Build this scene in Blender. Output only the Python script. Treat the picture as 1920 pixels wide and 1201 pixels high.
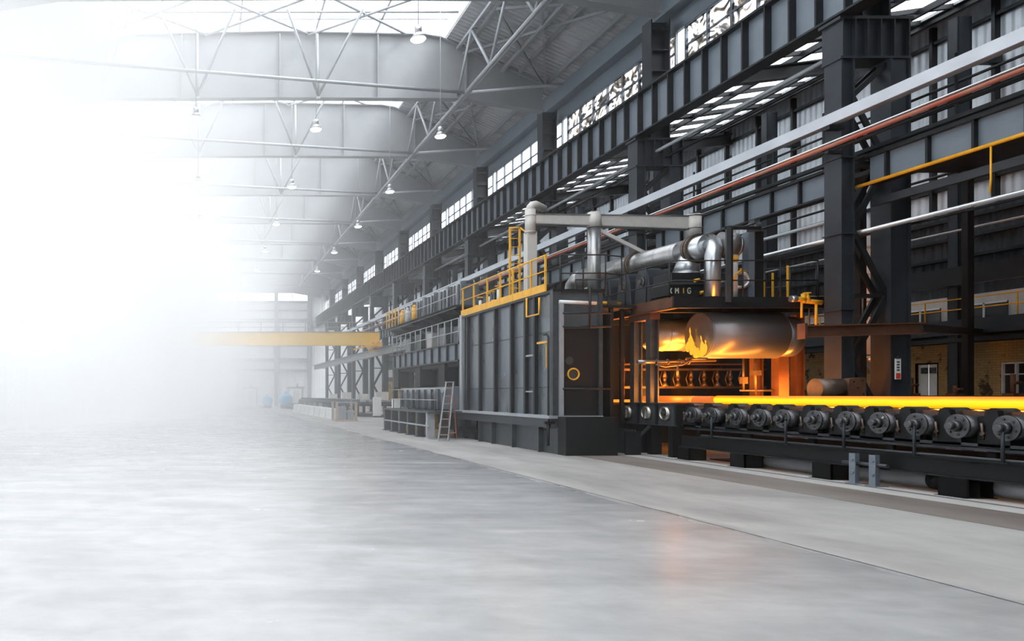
import bpy, math, random
from mathutils import Vector, Matrix
random.seed(7)
PI = math.pi
SC = bpy.context.scene
C = SC.collection
for o in list(bpy.data.objects):
    bpy.data.objects.remove(o, do_unlink=True)

# ------------------------------------------------------------ camera
cam = bpy.data.cameras.new('camera')
cam_o = bpy.data.objects.new('camera', cam); C.objects.link(cam_o)
cam_o.location = (0, 0, 1.8); cam_o.rotation_euler = (PI/2, 0, 0)
cam.sensor_width = 36.0; cam.lens = 36.0*1400/1920
cam.shift_x = (960-385)/1920; cam.shift_y = (738-600.5)/1920
cam.clip_end = 400
SC.camera = cam_o
# ------------------------------------------------------------ world, light, exposure
W = bpy.data.worlds.new('overcast_sky'); SC.world = W; W.use_nodes = True
bg = W.node_tree.nodes['Background']
bg.inputs[0].default_value = (0.99, 0.996, 1.0, 1); bg.inputs[1].default_value = 4.5
SC.view_settings.view_transform = 'Standard'; SC.view_settings.look = 'None'
SC.view_settings.gamma = 1; SC.view_settings.use_curve_mapping = False
SC.view_settings.exposure = 0.0
cy = SC.cycles
cy.max_bounces = 7; cy.diffuse_bounces = 3; cy.glossy_bounces = 3; cy.transparent_max_bounces = 12
cy.transmission_bounces = 4; cy.volume_bounces = 2
cy.use_denoising = True; cy.sample_clamp_indirect = 6.0
cy.volume_step_rate = 4.0; cy.volume_max_steps = 64
cy.caustics_reflective = False; cy.caustics_refractive = False

def area(name, loc, rot, sx, sy, power, col=(1, 1, 1)):
    l = bpy.data.lights.new(name, 'AREA'); l.shape = 'RECTANGLE'; l.size = sx; l.size_y = sy
    l.energy = power; l.color = col
    o = bpy.data.objects.new(name, l); o.location = loc; o.rotation_euler = rot; C.objects.link(o); return o
def point(name, loc, power, col, r=0.2):
    l = bpy.data.lights.new(name, 'POINT'); l.energy = power; l.color = col; l.shadow_soft_size = r
    o = bpy.data.objects.new(name, l); o.location = loc; C.objects.link(o); return o
# glow thrown by the hot steel and the furnace mouth
FIRE = (1.0, .30, .03)
area('furnace_fire_bed_glow', (14.5, 24.6, 1.75), (PI, 0, 0), 1.8, 4.0, 480, FIRE)
area('hot_bar_glow_up', (14.2, 20.2, 1.78), (PI, 0, 0), .12, 2.4, 110, FIRE)
area('hot_bar_glow_down', (14.2, 14.5, 1.51), (0, 0, 0), .12, 12, 150, FIRE)
def aim(o, d): o.rotation_euler = Vector(d).to_track_quat('-Z', 'Y').to_euler()
aim(area('furnace_throat_glow', (15.6, 21.5, 1.76), (0, 0, 0), 4.2, .5, 260, FIRE), (0, .8, .6))
aim(area('furnace_side_glow', (13.55, 22.3, 1.9), (0, 0, 0), .3, .9, 80, (1, .36, .05)), (.75, -.1, .65))
# bright daylight slanting down through the skylight into the left half of the hall
sun = bpy.data.lights.new('daylight', 'SUN'); sun.energy = 5.3; sun.angle = math.radians(22); sun.color = (1, .99, .97)
so = bpy.data.objects.new('daylight', sun); C.objects.link(so)
so.rotation_euler = Vector((-.42, .40, -.82)).to_track_quat('-Z', 'Y').to_euler()

# ------------------------------------------------------------ materials
def mat(name, col, rough=.5, metal=0.0, var=.15, scale=3.0, bump=0.0, col2=None, stretch=(1, 1, 1), emis=None, estr=0):
    m = bpy.data.materials.new(name); m.use_nodes = True
    nt = m.node_tree; N = nt.nodes; L = nt.links
    b = N['Principled BSDF']
    b.inputs['Roughness'].default_value = rough; b.inputs['Metallic'].default_value = metal
    tc = N.new('ShaderNodeTexCoord'); mp = N.new('ShaderNodeMapping'); mp.inputs['Scale'].default_value = stretch
    L.new(tc.outputs['Object'], mp.inputs[0])
    n = N.new('ShaderNodeTexNoise'); n.inputs['Scale'].default_value = scale; n.inputs['Detail'].default_value = 6
    n.inputs['Roughness'].default_value = .65
    L.new(mp.outputs[0], n.inputs['Vector'])
    r = N.new('ShaderNodeValToRGB'); r.color_ramp.elements[0].position = .3; r.color_ramp.elements[1].position = .72
    c2 = col2 or tuple(c*(1+var) for c in col); c1 = col if col2 else tuple(c*(1-var) for c in col)
    r.color_ramp.elements[0].color = (*c1, 1); r.color_ramp.elements[1].color = (*[min(1, c) for c in c2], 1)
    L.new(n.outputs['Fac'], r.inputs[0]); L.new(r.outputs[0], b.inputs['Base Color'])
    rr = N.new('ShaderNodeMapRange'); rr.inputs[3].default_value = max(.05, rough-.12); rr.inputs[4].default_value = min(1, rough+.12)
    L.new(n.outputs['Fac'], rr.inputs[0]); L.new(rr.outputs[0], b.inputs['Roughness'])
    if bump:
        bp = N.new('ShaderNodeBump'); bp.inputs['Strength'].default_value = bump; bp.inputs['Distance'].default_value = .02
        L.new(n.outputs['Fac'], bp.inputs['Height']); L.new(bp.outputs[0], b.inputs['Normal'])
    if emis:
        b.inputs['Emission Color'].default_value = (*emis, 1); b.inputs['Emission Strength'].default_value = estr
    return m
def corr(name, col, axis, pitch, rough=.5, metal=.2, var=.12, strength=1.0):
    """corrugated sheet: ribs stacked along the given axis"""
    m = mat(name, col, rough, metal, var, .8)
    nt = m.node_tree; N = nt.nodes; L = nt.links
    w = N.new('ShaderNodeTexWave'); w.wave_type = 'BANDS'; w.bands_direction = axis; w.inputs['Scale'].default_value = 1/pitch*.314
    w.inputs['Distortion'].default_value = 0
    tc = N.new('ShaderNodeTexCoord'); L.new(tc.outputs['Object'], w.inputs['Vector'])
    bp = N.new('ShaderNodeBump'); bp.inputs['Strength'].default_value = strength; bp.inputs['Distance'].default_value = .05
    L.new(w.outputs['Fac'], bp.inputs['Height']); L.new(bp.outputs[0], N['Principled BSDF'].inputs['Normal'])
    return m
def pane_mat(name, tint, gloss=.12, wavy_tint=0.0):
    m = bpy.data.materials.new(name); m.use_nodes = True
    nt = m.node_tree; N = nt.nodes; L = nt.links; N.remove(N['Principled BSDF'])
    out = N['Material Output']
    t = N.new('ShaderNodeBsdfTransparent'); t.inputs[0].default_value = (*tint, 1)
    g = N.new('ShaderNodeBsdfGlossy'); g.inputs['Roughness'].default_value = .08
    mx = N.new('ShaderNodeMixShader'); mx.inputs[0].default_value = gloss
    L.new(t.outputs[0], mx.inputs[1]); L.new(g.outputs[0], mx.inputs[2])
    if wavy_tint:  # wavy reflections of the crinkled sheet, painted into the pane tint
        n = N.new('ShaderNodeTexNoise'); n.inputs['Scale'].default_value = .9; n.inputs['Detail'].default_value = 2; n.inputs['Distortion'].default_value = 4
        tc = N.new('ShaderNodeTexCoord'); L.new(tc.outputs['Object'], n.inputs['Vector'])
        r = N.new('ShaderNodeValToRGB'); r.color_ramp.elements[0].position = .36; r.color_ramp.elements[1].position = .55
        e = r.color_ramp.elements.new(.46); e.color = (.30, .27, .24, 1)
        r.color_ramp.elements[0].color = (.10, .11, .12, 1); r.color_ramp.elements[2].color = (*tint, 1)
        L.new(n.outputs['Fac'], r.inputs[0]); L.new(r.outputs[0], t.inputs[0])
    L.new(mx.outputs[0], out.inputs[0]); return m
M = {}
def spec(k, v):
    M[k].node_tree.nodes['Principled BSDF'].inputs['Specular IOR Level'].default_value = v
M['dark'] = mat('dark_painted_steel', (.012, .0135, .0155), .42, .1, .35, 2.5, .1)
M['black'] = mat('sooty_black_steel', (.006, .006, .0065), .55, .1, .35, 3, .15)
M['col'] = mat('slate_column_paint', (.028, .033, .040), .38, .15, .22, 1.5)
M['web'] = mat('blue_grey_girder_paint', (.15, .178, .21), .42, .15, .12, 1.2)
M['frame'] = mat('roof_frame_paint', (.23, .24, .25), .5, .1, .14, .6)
M['panel'] = mat('furnace_wall_steel', (.17, .19, .21), .30, .6, .3, 1.3, .05, stretch=(1, 1, .35))
M['mach'] = mat('machine_grey_paint', (.060, .066, .072), .40, .3, .25, 4)
M['lightsteel'] = mat('light_grey_structural_paint', (.34, .36, .38), .45, .2, .12, 2)
M['silver'] = mat('galvanised_duct_steel', (.52, .54, .56), .30, .85, .10, 1.2)
M['traysteel'] = mat('brushed_tray_steel', (.50, .53, .57), .4, .4, .12, .7)
M['tarnish'] = mat('tarnished_duct_steel', (.25, .24, .23), .34, .8, .2, 1.4, 0, col2=(.42, .43, .44))
M['drum'] = mat('brushed_drum_steel', (.20, .205, .215), .38, .5, .12, 5, .03, stretch=(.1, 1, 1))
M['cream'] = mat('off_white_duct_paint', (.50, .48, .45), .5, .05, .12, 3)
M['white'] = mat('white_painted_metal', (.70, .70, .68), .5, 0, .08, 3)
M['yellow'] = mat('safety_yellow_paint', (.74, .37, .012), .45, 0, .15, 4)
M['yellowp'] = mat('crane_yellow_paint', (1.0, .58, .05), .45, 0, .06, .4)
M['orange'] = mat('orange_conduit_paint', (.36, .035, .008), .45, 0, .3, 1.1, col2=(.34, .16, .10), stretch=(1, .6, 1))
M['rust'] = mat('rust_brown_steel', (.12, .05, .026), .6, .3, .35, 3, .1)
M['roller'] = mat('worn_roller_steel', (.095, .095, .10), .36, .7, .35, 6, .2)
M['hub'] = mat('bright_hub_metal', (.48, .46, .42), .3, .9, .35, 12, .2)
M['brown'] = mat('oily_brown_metal', (.13, .095, .075), .4, .6, .3, 5, .1)
M['blue'] = mat('sky_blue_tank_paint', (.06, .42, .72), .4, 0, .1, 2)
M['tan'] = mat('tan_crate_wood', (.42, .33, .24), .7, 0, .2, 5)
M['alu'] = mat('ladder_aluminium', (.50, .51, .52), .35, .8, .12, 8)
M['leftp'] = mat('pale_fade_paint', (.62, .64, .66), .55, 0, .06, 1)  # left side painted pale to carry the white fade
M['farw'] = corr('far_wall_siding', (.84, .86, .88), 'X', .4, .6, 0, .05, .4)
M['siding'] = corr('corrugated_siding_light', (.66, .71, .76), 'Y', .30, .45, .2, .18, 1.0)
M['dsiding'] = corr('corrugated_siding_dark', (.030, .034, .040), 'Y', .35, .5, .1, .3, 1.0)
M['deck'] = corr('roof_deck_sheet', (.36, .37, .38), 'Y', .30, .5, .2, .15, 1.0)
M['pane'] = pane_mat('window_pane', (.93, .95, .97), .06)
M['wavy'] = pane_mat('crinkled_pane', (.95, .95, .97), .05, 1.0)
M['dglass'] = mat('dark_window_glass', (.02, .022, .026), .08, 0, .1, 2)
M['lampglow'] = mat('lamp_diffuser', (.9, .9, .9), .5, 0, 0, 1, emis=(1, .98, .95), estr=14)
M['red'] = mat('red_paint', (.55, .04, .02), .5, 0, .1, 5)
M['ink'] = mat('dark_lettering', (.03, .03, .03), .6, 0, 0, 5)
M['pallet'] = mat('pale_lettering', (.62, .58, .48), .6, 0, .3, 9)

for k in ('col', 'dark', 'black', 'mach', 'dsiding'): spec(k, .3)
def hot_mat():
    m = bpy.data.materials.new('glowing_hot_steel'); m.use_nodes = True
    nt = m.node_tree; N = nt.nodes; L = nt.links; b = N['Principled BSDF']
    b.inputs['Base Color'].default_value = (.1, .03, .01, 1); b.inputs['Roughness'].default_value = .7
    tc = N.new('ShaderNodeTexCoord'); sp = N.new('ShaderNodeSeparateXYZ'); L.new(tc.outputs['Object'], sp.inputs[0])
    n = N.new('ShaderNodeTexNoise'); n.inputs['Scale'].default_value = 1.5; L.new(tc.outputs['Object'], n.inputs['Vector'])
    # skin cools at the top and bottom edges of the bar (object z from 0 to .23)
    r = N.new('ShaderNodeValToRGB'); e = r.color_ramp.elements
    e[0].position = 0; e[0].color = (1.0, .17, .0, 1); e[1].position = 1; e[1].color = (1.0, .25, .0, 1)
    for p, c in ((.16, (1.0, .42, .0, 1)), (.4, (1.0, .76, .004, 1)), (.7, (1.0, .78, .004, 1)), (.88, (1.0, .45, .0, 1))):
        x = e.new(p); x.color = c
    mr = N.new('ShaderNodeMapRange'); mr.inputs[1].default_value = 0; mr.inputs[2].default_value = .23
    ad = N.new('ShaderNodeMath'); ad.operation = 'MULTIPLY_ADD'; ad.inputs[1].default_value = .04
    L.new(n.outputs['Fac'], ad.inputs[0]); L.new(sp.outputs['Z'], ad.inputs[2]); L.new(ad.outputs[0], mr.inputs[0])
    L.new(mr.outputs[0], r.inputs[0]); L.new(r.outputs[0], b.inputs['Emission Color']); b.inputs['Emission Strength'].default_value = 1.15
    return m
M['hot'] = hot_mat()
M['orange_glow'] = mat('glowing_orange', (.1, .03, .01), .7, 0, .1, 5, emis=(1, .40, .02), estr=1.3)
M['warm'] = mat('cooling_hot_steel', (.12, .03, .01), .7, 0, .1, 3, emis=(1, .22, .02), estr=.75)
M['coal'] = mat('furnace_fire_bed', (.1, .03, .01), .7, 0, .1, 3, emis=(1, .26, .02), estr=1.6)

def brick_mat():
    m = mat('ochre_brick', (.42, .27, .09), .8, 0, .2, 2)
    nt = m.node_tree; N = nt.nodes; L = nt.links; b = N['Principled BSDF']
    tc = N.new('ShaderNodeTexCoord'); mp = N.new('ShaderNodeMapping'); mp.inputs['Rotation'].default_value = (PI/2, 0, PI/2)
    sx = N.new('ShaderNodeSeparateXYZ'); cx = N.new('ShaderNodeCombineXYZ')
    L.new(tc.outputs['Object'], sx.inputs[0]); L.new(sx.outputs['Y'], cx.inputs['X']); L.new(sx.outputs['Z'], cx.inputs['Y'])
    k = N.new('ShaderNodeTexBrick'); k.inputs['Scale'].default_value = 1.0; k.inputs['Brick Width'].default_value = .26
    k.inputs['Row Height'].default_value = .09; k.inputs['Mortar Size'].default_value = .008
    k.inputs['Color1'].default_value = (.47, .30, .10, 1); k.inputs['Color2'].default_value = (.38, .23, .08, 1); k.inputs['Mortar'].default_value = (.22, .16, .09, 1)
    L.new(cx.outputs[0], k.inputs['Vector'])
    n = N.new('ShaderNodeTexNoise'); n.inputs['Scale'].default_value = 2.2; n.inputs['Detail'].default_value = 7; L.new(tc.outputs['Object'], n.inputs['Vector'])
    r = N.new('ShaderNodeValToRGB'); r.color_ramp.elements[0].position = .36; r.color_ramp.elements[1].position = .43
    r.color_ramp.elements[0].color = (.16, .11, .08, 1); r.color_ramp.elements[1].color = (1, 1, 1, 1); L.new(n.outputs['Fac'], r.inputs[0])
    mx = N.new('ShaderNodeMixRGB'); mx.blend_type = 'MULTIPLY'; mx.inputs[0].default_value = 1
    L.new(k.outputs[0], mx.inputs[1]); L.new(r.outputs[0], mx.inputs[2]); L.new(mx.outputs[0], b.inputs['Base Color'])
    return m
M['brick'] = brick_mat()

def floor_mat():
    m = bpy.data.materials.new('polished_concrete'); m.use_nodes = True
    nt = m.node_tree; N = nt.nodes; L = nt.links; b = N['Principled BSDF']
    g = N.new('ShaderNodeTexCoord')
    def noise(sc, det, st, dist=0):
        mp = N.new('ShaderNodeMapping'); mp.inputs['Scale'].default_value = st; L.new(g.outputs['Object'], mp.inputs[0])
        n = N.new('ShaderNodeTexNoise'); n.inputs['Scale'].default_value = sc; n.inputs['Detail'].default_value = det; n.inputs['Distortion'].default_value = dist
        n.inputs['Roughness'].default_value = .6
        L.new(mp.outputs[0], n.inputs['Vector']); return n.outputs['Fac']
    def ramp(src, p0, c0, p1, c1):
        r = N.new('ShaderNodeValToRGB'); r.color_ramp.elements[0].position = p0; r.color_ramp.elements[1].position = p1
        r.color_ramp.elements[0].color = (*c0, 1); r.color_ramp.elements[1].color = (*c1, 1); L.new(src, r.inputs[0]); return r.outputs[0]
    def mixc(f, a, bb, mode='MIX'):
        x = N.new('ShaderNodeMixRGB'); x.blend_type = mode
        if isinstance(f, float): x.inputs[0].default_value = f
        else: L.new(f, x.inputs[0])
        L.new(a, x.inputs[1]); L.new(bb, x.inputs[2]); return x.outputs[0]
    sp = N.new('ShaderNodeSeparateXYZ'); L.new(g.outputs['Object'], sp.inputs[0])
    big = noise(.22, 5, (1, 1.6, 1), .6)
    fine = noise(1.6, 8, (1, 1.0, 1), .3)
    streak = noise(.9, 7, (.45, 1.5, 1), .5)
    base = ramp(big, .32, (.30, .302, .305), .68, (.38, .382, .384))
    st = ramp(streak, .30, (.78, .78, .79), .70, (1.0, 1.0, 1.0))
    c = mixc(.8, base, st, 'MULTIPLY')
    fn = ramp(fine, .35, (.84, .84, .84), .6, (1.05, 1.05, 1.05)); c = mixc(.6, c, fn, 'MULTIPLY')
    # the strip right of the joint is raw, warmer concrete with iron dust
    wn = noise(.5, 4, (1, .5, 1)); ad = N.new('ShaderNodeMath'); ad.operation = 'MULTIPLY_ADD'; ad.inputs[1].default_value = 1.2
    L.new(wn, ad.inputs[0]); L.new(sp.outputs['X'], ad.inputs[2])
    mk = N.new('ShaderNodeMapRange'); mk.inputs[1].default_value = 7.55; mk.inputs[2].default_value = 7.75; L.new(ad.outputs[0], mk.inputs[0])
    warm = ramp(noise(.7, 7, (1, .35, 1), .4), .35, (.27, .258, .248), .65, (.40, .385, .37))
    c = mixc(mk.outputs[0], c, mixc(.5, warm, fn, 'MULTIPLY'))
    L.new(c, b.inputs['Base Color'])
    rr = N.new('ShaderNodeMapRange'); rr.inputs[3].default_value = .12; rr.inputs[4].default_value = .34
    L.new(streak, rr.inputs[0])
    ra = N.new('ShaderNodeMath'); ra.operation = 'MULTIPLY_ADD'; ra.inputs[1].default_value = .3; L.new(mk.outputs[0], ra.inputs[0]); L.new(rr.outputs[0], ra.inputs[2])
    L.new(ra.outputs[0], b.inputs['Roughness'])
    b.inputs['Specular IOR Level'].default_value = .6
    bp = N.new('ShaderNodeBump'); bp.inputs['Strength'].default_value = .12; bp.inputs['Distance'].default_value = .01
    L.new(noise(3, 6, (1, 1, 1)), bp.inputs['Height']); L.new(bp.outputs[0], b.inputs['Normal'])
    return m
M['floor'] = floor_mat()
M['strip'] = mat('brown_dusty_track', (.115, .095, .08), .7, 0, .2, .8, .1, col2=(.22, .195, .175), stretch=(1, .3, 1))
M['pale'] = mat('pale_concrete_curb', (.40, .385, .37), .75, 0, .12, 1.5)
M['groove'] = mat('dark_floor_groove', (.10, .10, .10), .7, 0, .3, 3)

# ------------------------------------------------------------ mesh building
ORG = {}
class MB:
    def __init__(s): s.v = []; s.f = []; s.sm = []
    def add(s, vs, fs, sm=False):
        k = len(s.v); s.v += [Vector(v) for v in vs]; s.f += [tuple(i+k for i in f) for f in fs]; s.sm += [sm]*len(fs); return s
    def box(s, x0, x1, y0, y1, z0, z1):
        vs = [(x, y, z) for z in (z0, z1) for y in (y0, y1) for x in (x0, x1)]
        return s.add(vs, [(0, 2, 3, 1), (4, 5, 7, 6), (0, 1, 5, 4), (2, 6, 7, 3), (0, 4, 6, 2), (1, 3, 7, 5)])
    def basis(s, p, q, up=None):
        p, q = Vector(p), Vector(q); d = (q-p).normalized()
        u = Vector(up) if up else (Vector((0, 0, 1)) if abs(d.z) < .95 else Vector((0, 1, 0)))
        a = d.cross(u).normalized(); b = a.cross(d).normalized(); return p, q, d, a, b
    def beam(s, p, q, w, h, up=None, w2=None, h2=None):
        p, q, d, a, b = s.basis(p, q, up); vs = []
        for c, ww, hh in ((p, w, h), (q, w2 or w, h2 or h)):
            for i, j in ((-1, -1), (1, -1), (1, 1), (-1, 1)): vs.append(c+a*i*ww/2+b*j*hh/2)
        return s.add(vs, [(3, 2, 1, 0), (4, 5, 6, 7), (0, 1, 5, 4), (1, 2, 6, 5), (2, 3, 7, 6), (3, 0, 4, 7)])
    def ibeam(s, p, q, w, h, t=.03, up=None):
        P, Q, d, a, b = s.basis(p, q, up)
        s.beam(P+b*(h-t)/2, Q+b*(h-t)/2, w, t, up); s.beam(P-b*(h-t)/2, Q-b*(h-t)/2, w, t, up)
        return s.beam(P, Q, t*.7, h-2*t, up)
    def cone(s, p, q, r0, r1, n=16, caps=True):
        p, q, d, a, b = s.basis(p, q); vs = []
        for c, r in ((p, r0), (q, r1)):
            for i in range(n): t = 2*PI*i/n; vs.append(c+a*math.cos(t)*r+b*math.sin(t)*r)
        s.add(vs, [(i, (i+1) % n, n+(i+1) % n, n+i) for i in range(n)], True)
        if caps:
            k = len(s.v)-2*n; s.f += [tuple(k+i for i in reversed(range(n))), tuple(k+n+i for i in range(n))]; s.sm += [False, False]
        return s
    def tube(s, p, q, r, n=12, caps=True): return s.cone(p, q, r, r, n, caps)
    def path(s, pts, r, n=10):
        pts = [Vector(p) for p in pts]; m = len(pts); rings = []
        prev = None
        for i in range(m):
            d = (pts[min(i+1, m-1)]-pts[max(i-1, 0)]).normalized()
            if prev is None: u = Vector((0, 0, 1)) if abs(d.z) < .9 else Vector((1, 0, 0))
            else: u = prev
            a = d.cross(u).normalized(); b = a.cross(d).normalized(); prev = b
            rings.append([pts[i]+a*math.cos(2*PI*j/n)*r+b*math.sin(2*PI*j/n)*r for j in range(n)])
        vs = [v for g in rings for v in g]
        s.add(vs, [(i*n+j, i*n+(j+1) % n, (i+1)*n+(j+1) % n, (i+1)*n+j) for i in range(m-1) for j in range(n)], True)
        k = len(s.v)-m*n; s.f += [tuple(k+j for j in reversed(range(n))), tuple(k+(m-1)*n+j for j in range(n))]; s.sm += [False, False]
        return s
    def prism(s, poly, axis, t0, t1):
        """poly: 2-D outline; axis 'x': (y,z), 'y': (x,z), 'z': (x,y); extruded t0..t1"""
        def mk(u, v, t): return {'x': (t, u, v), 'y': (u, t, v), 'z': (u, v, t)}[axis]
        n = len(poly); vs = [mk(u, v, t0) for u, v in poly]+[mk(u, v, t1) for u, v in poly]
        return s.add(vs, [tuple(range(n)), tuple(reversed(range(n, 2*n)))]+[(i, n+i, n+(i+1) % n, (i+1) % n) for i in range(n)])
    def torus(s, c, ax, R, r, n=24, m=8):
        c = Vector(c); _, _, d, a, b = s.basis(c, c+Vector(ax)); vs = []
        for i in range(n):
            t = 2*PI*i/n; rad = a*math.cos(t)+b*math.sin(t)
            for j in range(m): u = 2*PI*j/m; vs.append(c+rad*(R+r*math.cos(u))+d*r*math.sin(u))
        return s.add(vs, [(i*m+j, i*m+(j+1) % m, ((i+1) % n)*m+(j+1) % m, ((i+1) % n)*m+j) for i in range(n) for j in range(m)], True)
    def build(s, name, m, parent=None, bevel=0):
        o_ = ORG.get(parent.name, Vector((0, 0, 0))) if parent else Vector((0, 0, 0))
        me = bpy.data.meshes.new(name); me.from_pydata([v-o_ for v in s.v], [], s.f)
        me.polygons.foreach_set('use_smooth', s.sm); me.materials.append(M[m] if isinstance(m, str) else m); me.update()
        o = bpy.data.objects.new(name, me); C.objects.link(o)
        if any(s.sm):
            pass
        if parent: o.parent = parent; ORG[o.name] = o_
        if bevel:
            b = o.modifiers.new('bevel', 'BEVEL'); b.width = bevel; b.segments = 2; b.limit_method = 'ANGLE'
        return o
def thing(name, label, cat, loc, group=None):
    o = bpy.data.objects.new(name, None); C.objects.link(o); o.location = loc; o.empty_display_size = .2
    ORG[o.name] = Vector(loc); o['label'] = label; o['category'] = cat
    if group: o['group'] = group
    return o
def tag(o, label, cat, group=None):
    o['label'] = label; o['category'] = cat
    if group: o['group'] = group
    return o
def solo(mb, name, m, label, cat, loc, group=None, bevel=0):
    """a thing that is one mesh, with its origin at its base"""
    tmp = [v-Vector(loc) for v in mb.v]; mb.v = tmp; o = mb.build(name, m, None, bevel); o.location = loc
    return tag(o, label, cat, group)
def struct(mb, name, m, parent=None):
    o = mb.build(name, m, parent)
    if not parent: o['kind'] = 'structure'
    return o
KIDS = {}
def dup(root, loc, label=None, group=None):
    r = root.copy(); C.objects.link(r); r.location = loc; ORG[r.name] = Vector(loc)
    if label: r['label'] = label
    if group: r['group'] = group
    for ch in list(root.children):
        c = ch.copy(); C.objects.link(c); c.parent = r
        for g in ch.children:
            d = g.copy(); C.objects.link(d); d.parent = c
    return r
ORDN = ['nearest', 'second nearest', 'third nearest', 'fourth nearest', 'fifth nearest', 'sixth nearest', 'seventh nearest',
        'eighth nearest', 'ninth nearest', 'tenth nearest', 'eleventh nearest', 'twelfth nearest', 'thirteenth nearest', 'farthest']

# ============================================================ THE HALL
YC = [19.6+9.3*i for i in range(10)]          # frame lines
YF = 113.0                                    # far wall
MX = 3.8                                      # middle of the hall
b = MB(); b.box(-11.5, 27.6, -3, YF+.5, -.2, 0); struct(b, 'floor', 'floor')
b = MB(); b.box(10.75, 12.2, -2, 24.5, 0, .006); struct(b, 'trim_1', 'strip')
b = MB(); b.box(12.2, 12.72, -2, 23, 0, .012); struct(b, 'trim_2', 'pale')
b = MB(); b.box(12.72, 12.86, -2, 23, 0, .010); struct(b, 'trim_3', 'groove')
b = MB(); b.box(12.86, 13.6, -2, 23, 0, .014); struct(b, 'trim_4', 'pale')
b = MB(); y = 2.0; x = 7.0                     # ragged expansion joint
while y < 30:
    y2 = y+random.uniform(.25, .6); x2 = 7.0+random.uniform(-.012, .012)
    w = random.uniform(.006, .013)
    b.add([(x-w, y, .004), (x+w, y, .004), (x2+w, y2, .004), (x2-w, y2, .004)], [(0, 1, 2, 3)]); x, y = x2, y2
struct(b, 'trim_5', 'groove')

# far wall with its posts, girts and window band
b = MB(); zb, zt = 15.9, 17.7
b.box(-11.5, 27.6, YF, YF+.3, 0, zb); b.box(-11.5, 27.6, YF, YF+.3, zt, 21.5); b.box(15.9, 27.6, YF, YF+.3, zb, zt); b.box(-11.5, -8.2, YF, YF+.3, zb, zt)
struct(b, 'wall_far', 'farw')
wf = MB()
FX = [-6.7, -.9, 4.95, 10.7, 15.7]
for x in FX: wf.box(x-.28, x+.28, YF-.5, YF, 0, 20)
for z, h in ((15.7, .3), (14.4, .15), (13.0, .3), (9.1, .2), (6.9, .55), (5.4, .3)): wf.box(-11, 16, YF-.3, YF, z-h/2, z+h/2)
struct(wf, 'trim_6', 'lightsteel')
b = MB(); b.box(-8.2, 15.9, YF+.1, YF+.13, zb, zt); w = struct(b, 'window_1', 'pane')
b = MB()
for x in (-8, -2.9, 2.0, 7.9, 13.2): b.box(x-.05, x+.05, YF+.05, YF+.15, zb, zt)
struct(b, 'window_frame', 'lightsteel', w)
b = MB(); b.box(3.4, 4.6, YF-.08, YF, 0, 2.3); d = struct(b, 'door_1', 'blue'); 
b = MB(); b.box(3.3, 3.4, YF-.12, YF, 0, 2.4); b.box(4.6, 4.7, YF-.12, YF, 0, 2.4); b.box(3.3, 4.7, YF-.12, YF, 2.3, 2.4); struct(b, 'door_frame', 'white', d)

# wall behind the camera side is left open to the sky; left wall: solid plinth, glazed band, panel above
b = MB(); b.box(-11.5, -11.2, 8, YF, 0, 4.6); b.box(-11.5, -11.2, 8, YF, 12.6, 17); struct(b, 'wall_left', 'leftp')
b = MB(); b.box(-11.38, -11.35, 8, YF, 4.6, 12.6); w = struct(b, 'window_2', 'pane')
b = MB()
for k in range(36): b.box(-11.45, -11.3, 8+3.0*k-.06, 8+3.0*k+.06, 4.6, 12.6)
for z in (6.6, 8.6, 10.6): b.box(-11.43, -11.32, 8, YF, z-.05, z+.05)
struct(b, 'window_frame', 'leftp', w)

# roofs
RZ = lambda x: 20.05-.444*(x-12.0)             # deck slope on the right
b = MB(); x0, x1 = 12.3, 18.6
b.add([(x0, 10, RZ(x0)), (x1, 10, RZ(x1)), (x1, YF, RZ(x1)), (x0, YF, RZ(x0)), (x0, 10, RZ(x0)+.12), (x1, 10, RZ(x1)+.12), (x1, YF, RZ(x1)+.12), (x0, YF, RZ(x0)+.12)],
      [(0, 1, 2, 3), (7, 6, 5, 4), (0, 4, 5, 1), (1, 5, 6, 2), (2, 6, 7, 3), (3, 7, 4, 0)])
struct(b, 'ceiling', 'deck')
b = MB()
for k in range(4):
    x = 13.3+k*1.35
    b.box(x-.06, x+.06, 10, YF, RZ(x)-.2, RZ(x)+.02)
struct(b, 'trim_7', 'frame')                   # purlins
b = MB(); xl = 2*MX-12.3; xr = 2*MX-18.6
b.add([(xl, 10, RZ(x0)), (xr, 10, RZ(x1)), (xr, YF, RZ(x1)), (xl, YF, RZ(x0)), (xl, 10, RZ(x0)+.12), (xr, 10, RZ(x1)+.12), (xr, YF, RZ(x1)+.12), (xl, YF, RZ(x0)+.12)],
      [(3, 2, 1, 0), (4, 5, 6, 7), (1, 5, 4, 0), (2, 6, 5, 1), (3, 7, 6, 2), (0, 4, 7, 3)])
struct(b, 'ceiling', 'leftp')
# the wide skylight over the middle, a lantern 1 m above the frames
b = MB(); b.box(2*MX-12.3, 12.3, -6, YF, 20.95, 20.98); w = struct(b, 'window_3', 'pane')
b = MB()
for k in range(-4, 35): b.box(2*MX-12.3, 12.3, 8+3.0*k-.05, 8+3.0*k+.05, 20.85, 21.05)
for x in (-2.1, 1.8, 5.8, 9.0): b.box(x-.05, x+.05, -6, YF, 20.85, 21.05)
struct(b, 'window_frame', 'leftp', w)
b = MB(); b.box(12.3, 12.38, 6, YF, 20.0, 21.0); struct(b, 'trim_8', 'leftp')
b = MB(); b.box(2*MX-12.38, 2*MX-12.3, 6, YF, 20.0, 21.0); struct(b, 'trim_9', 'leftp')

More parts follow.
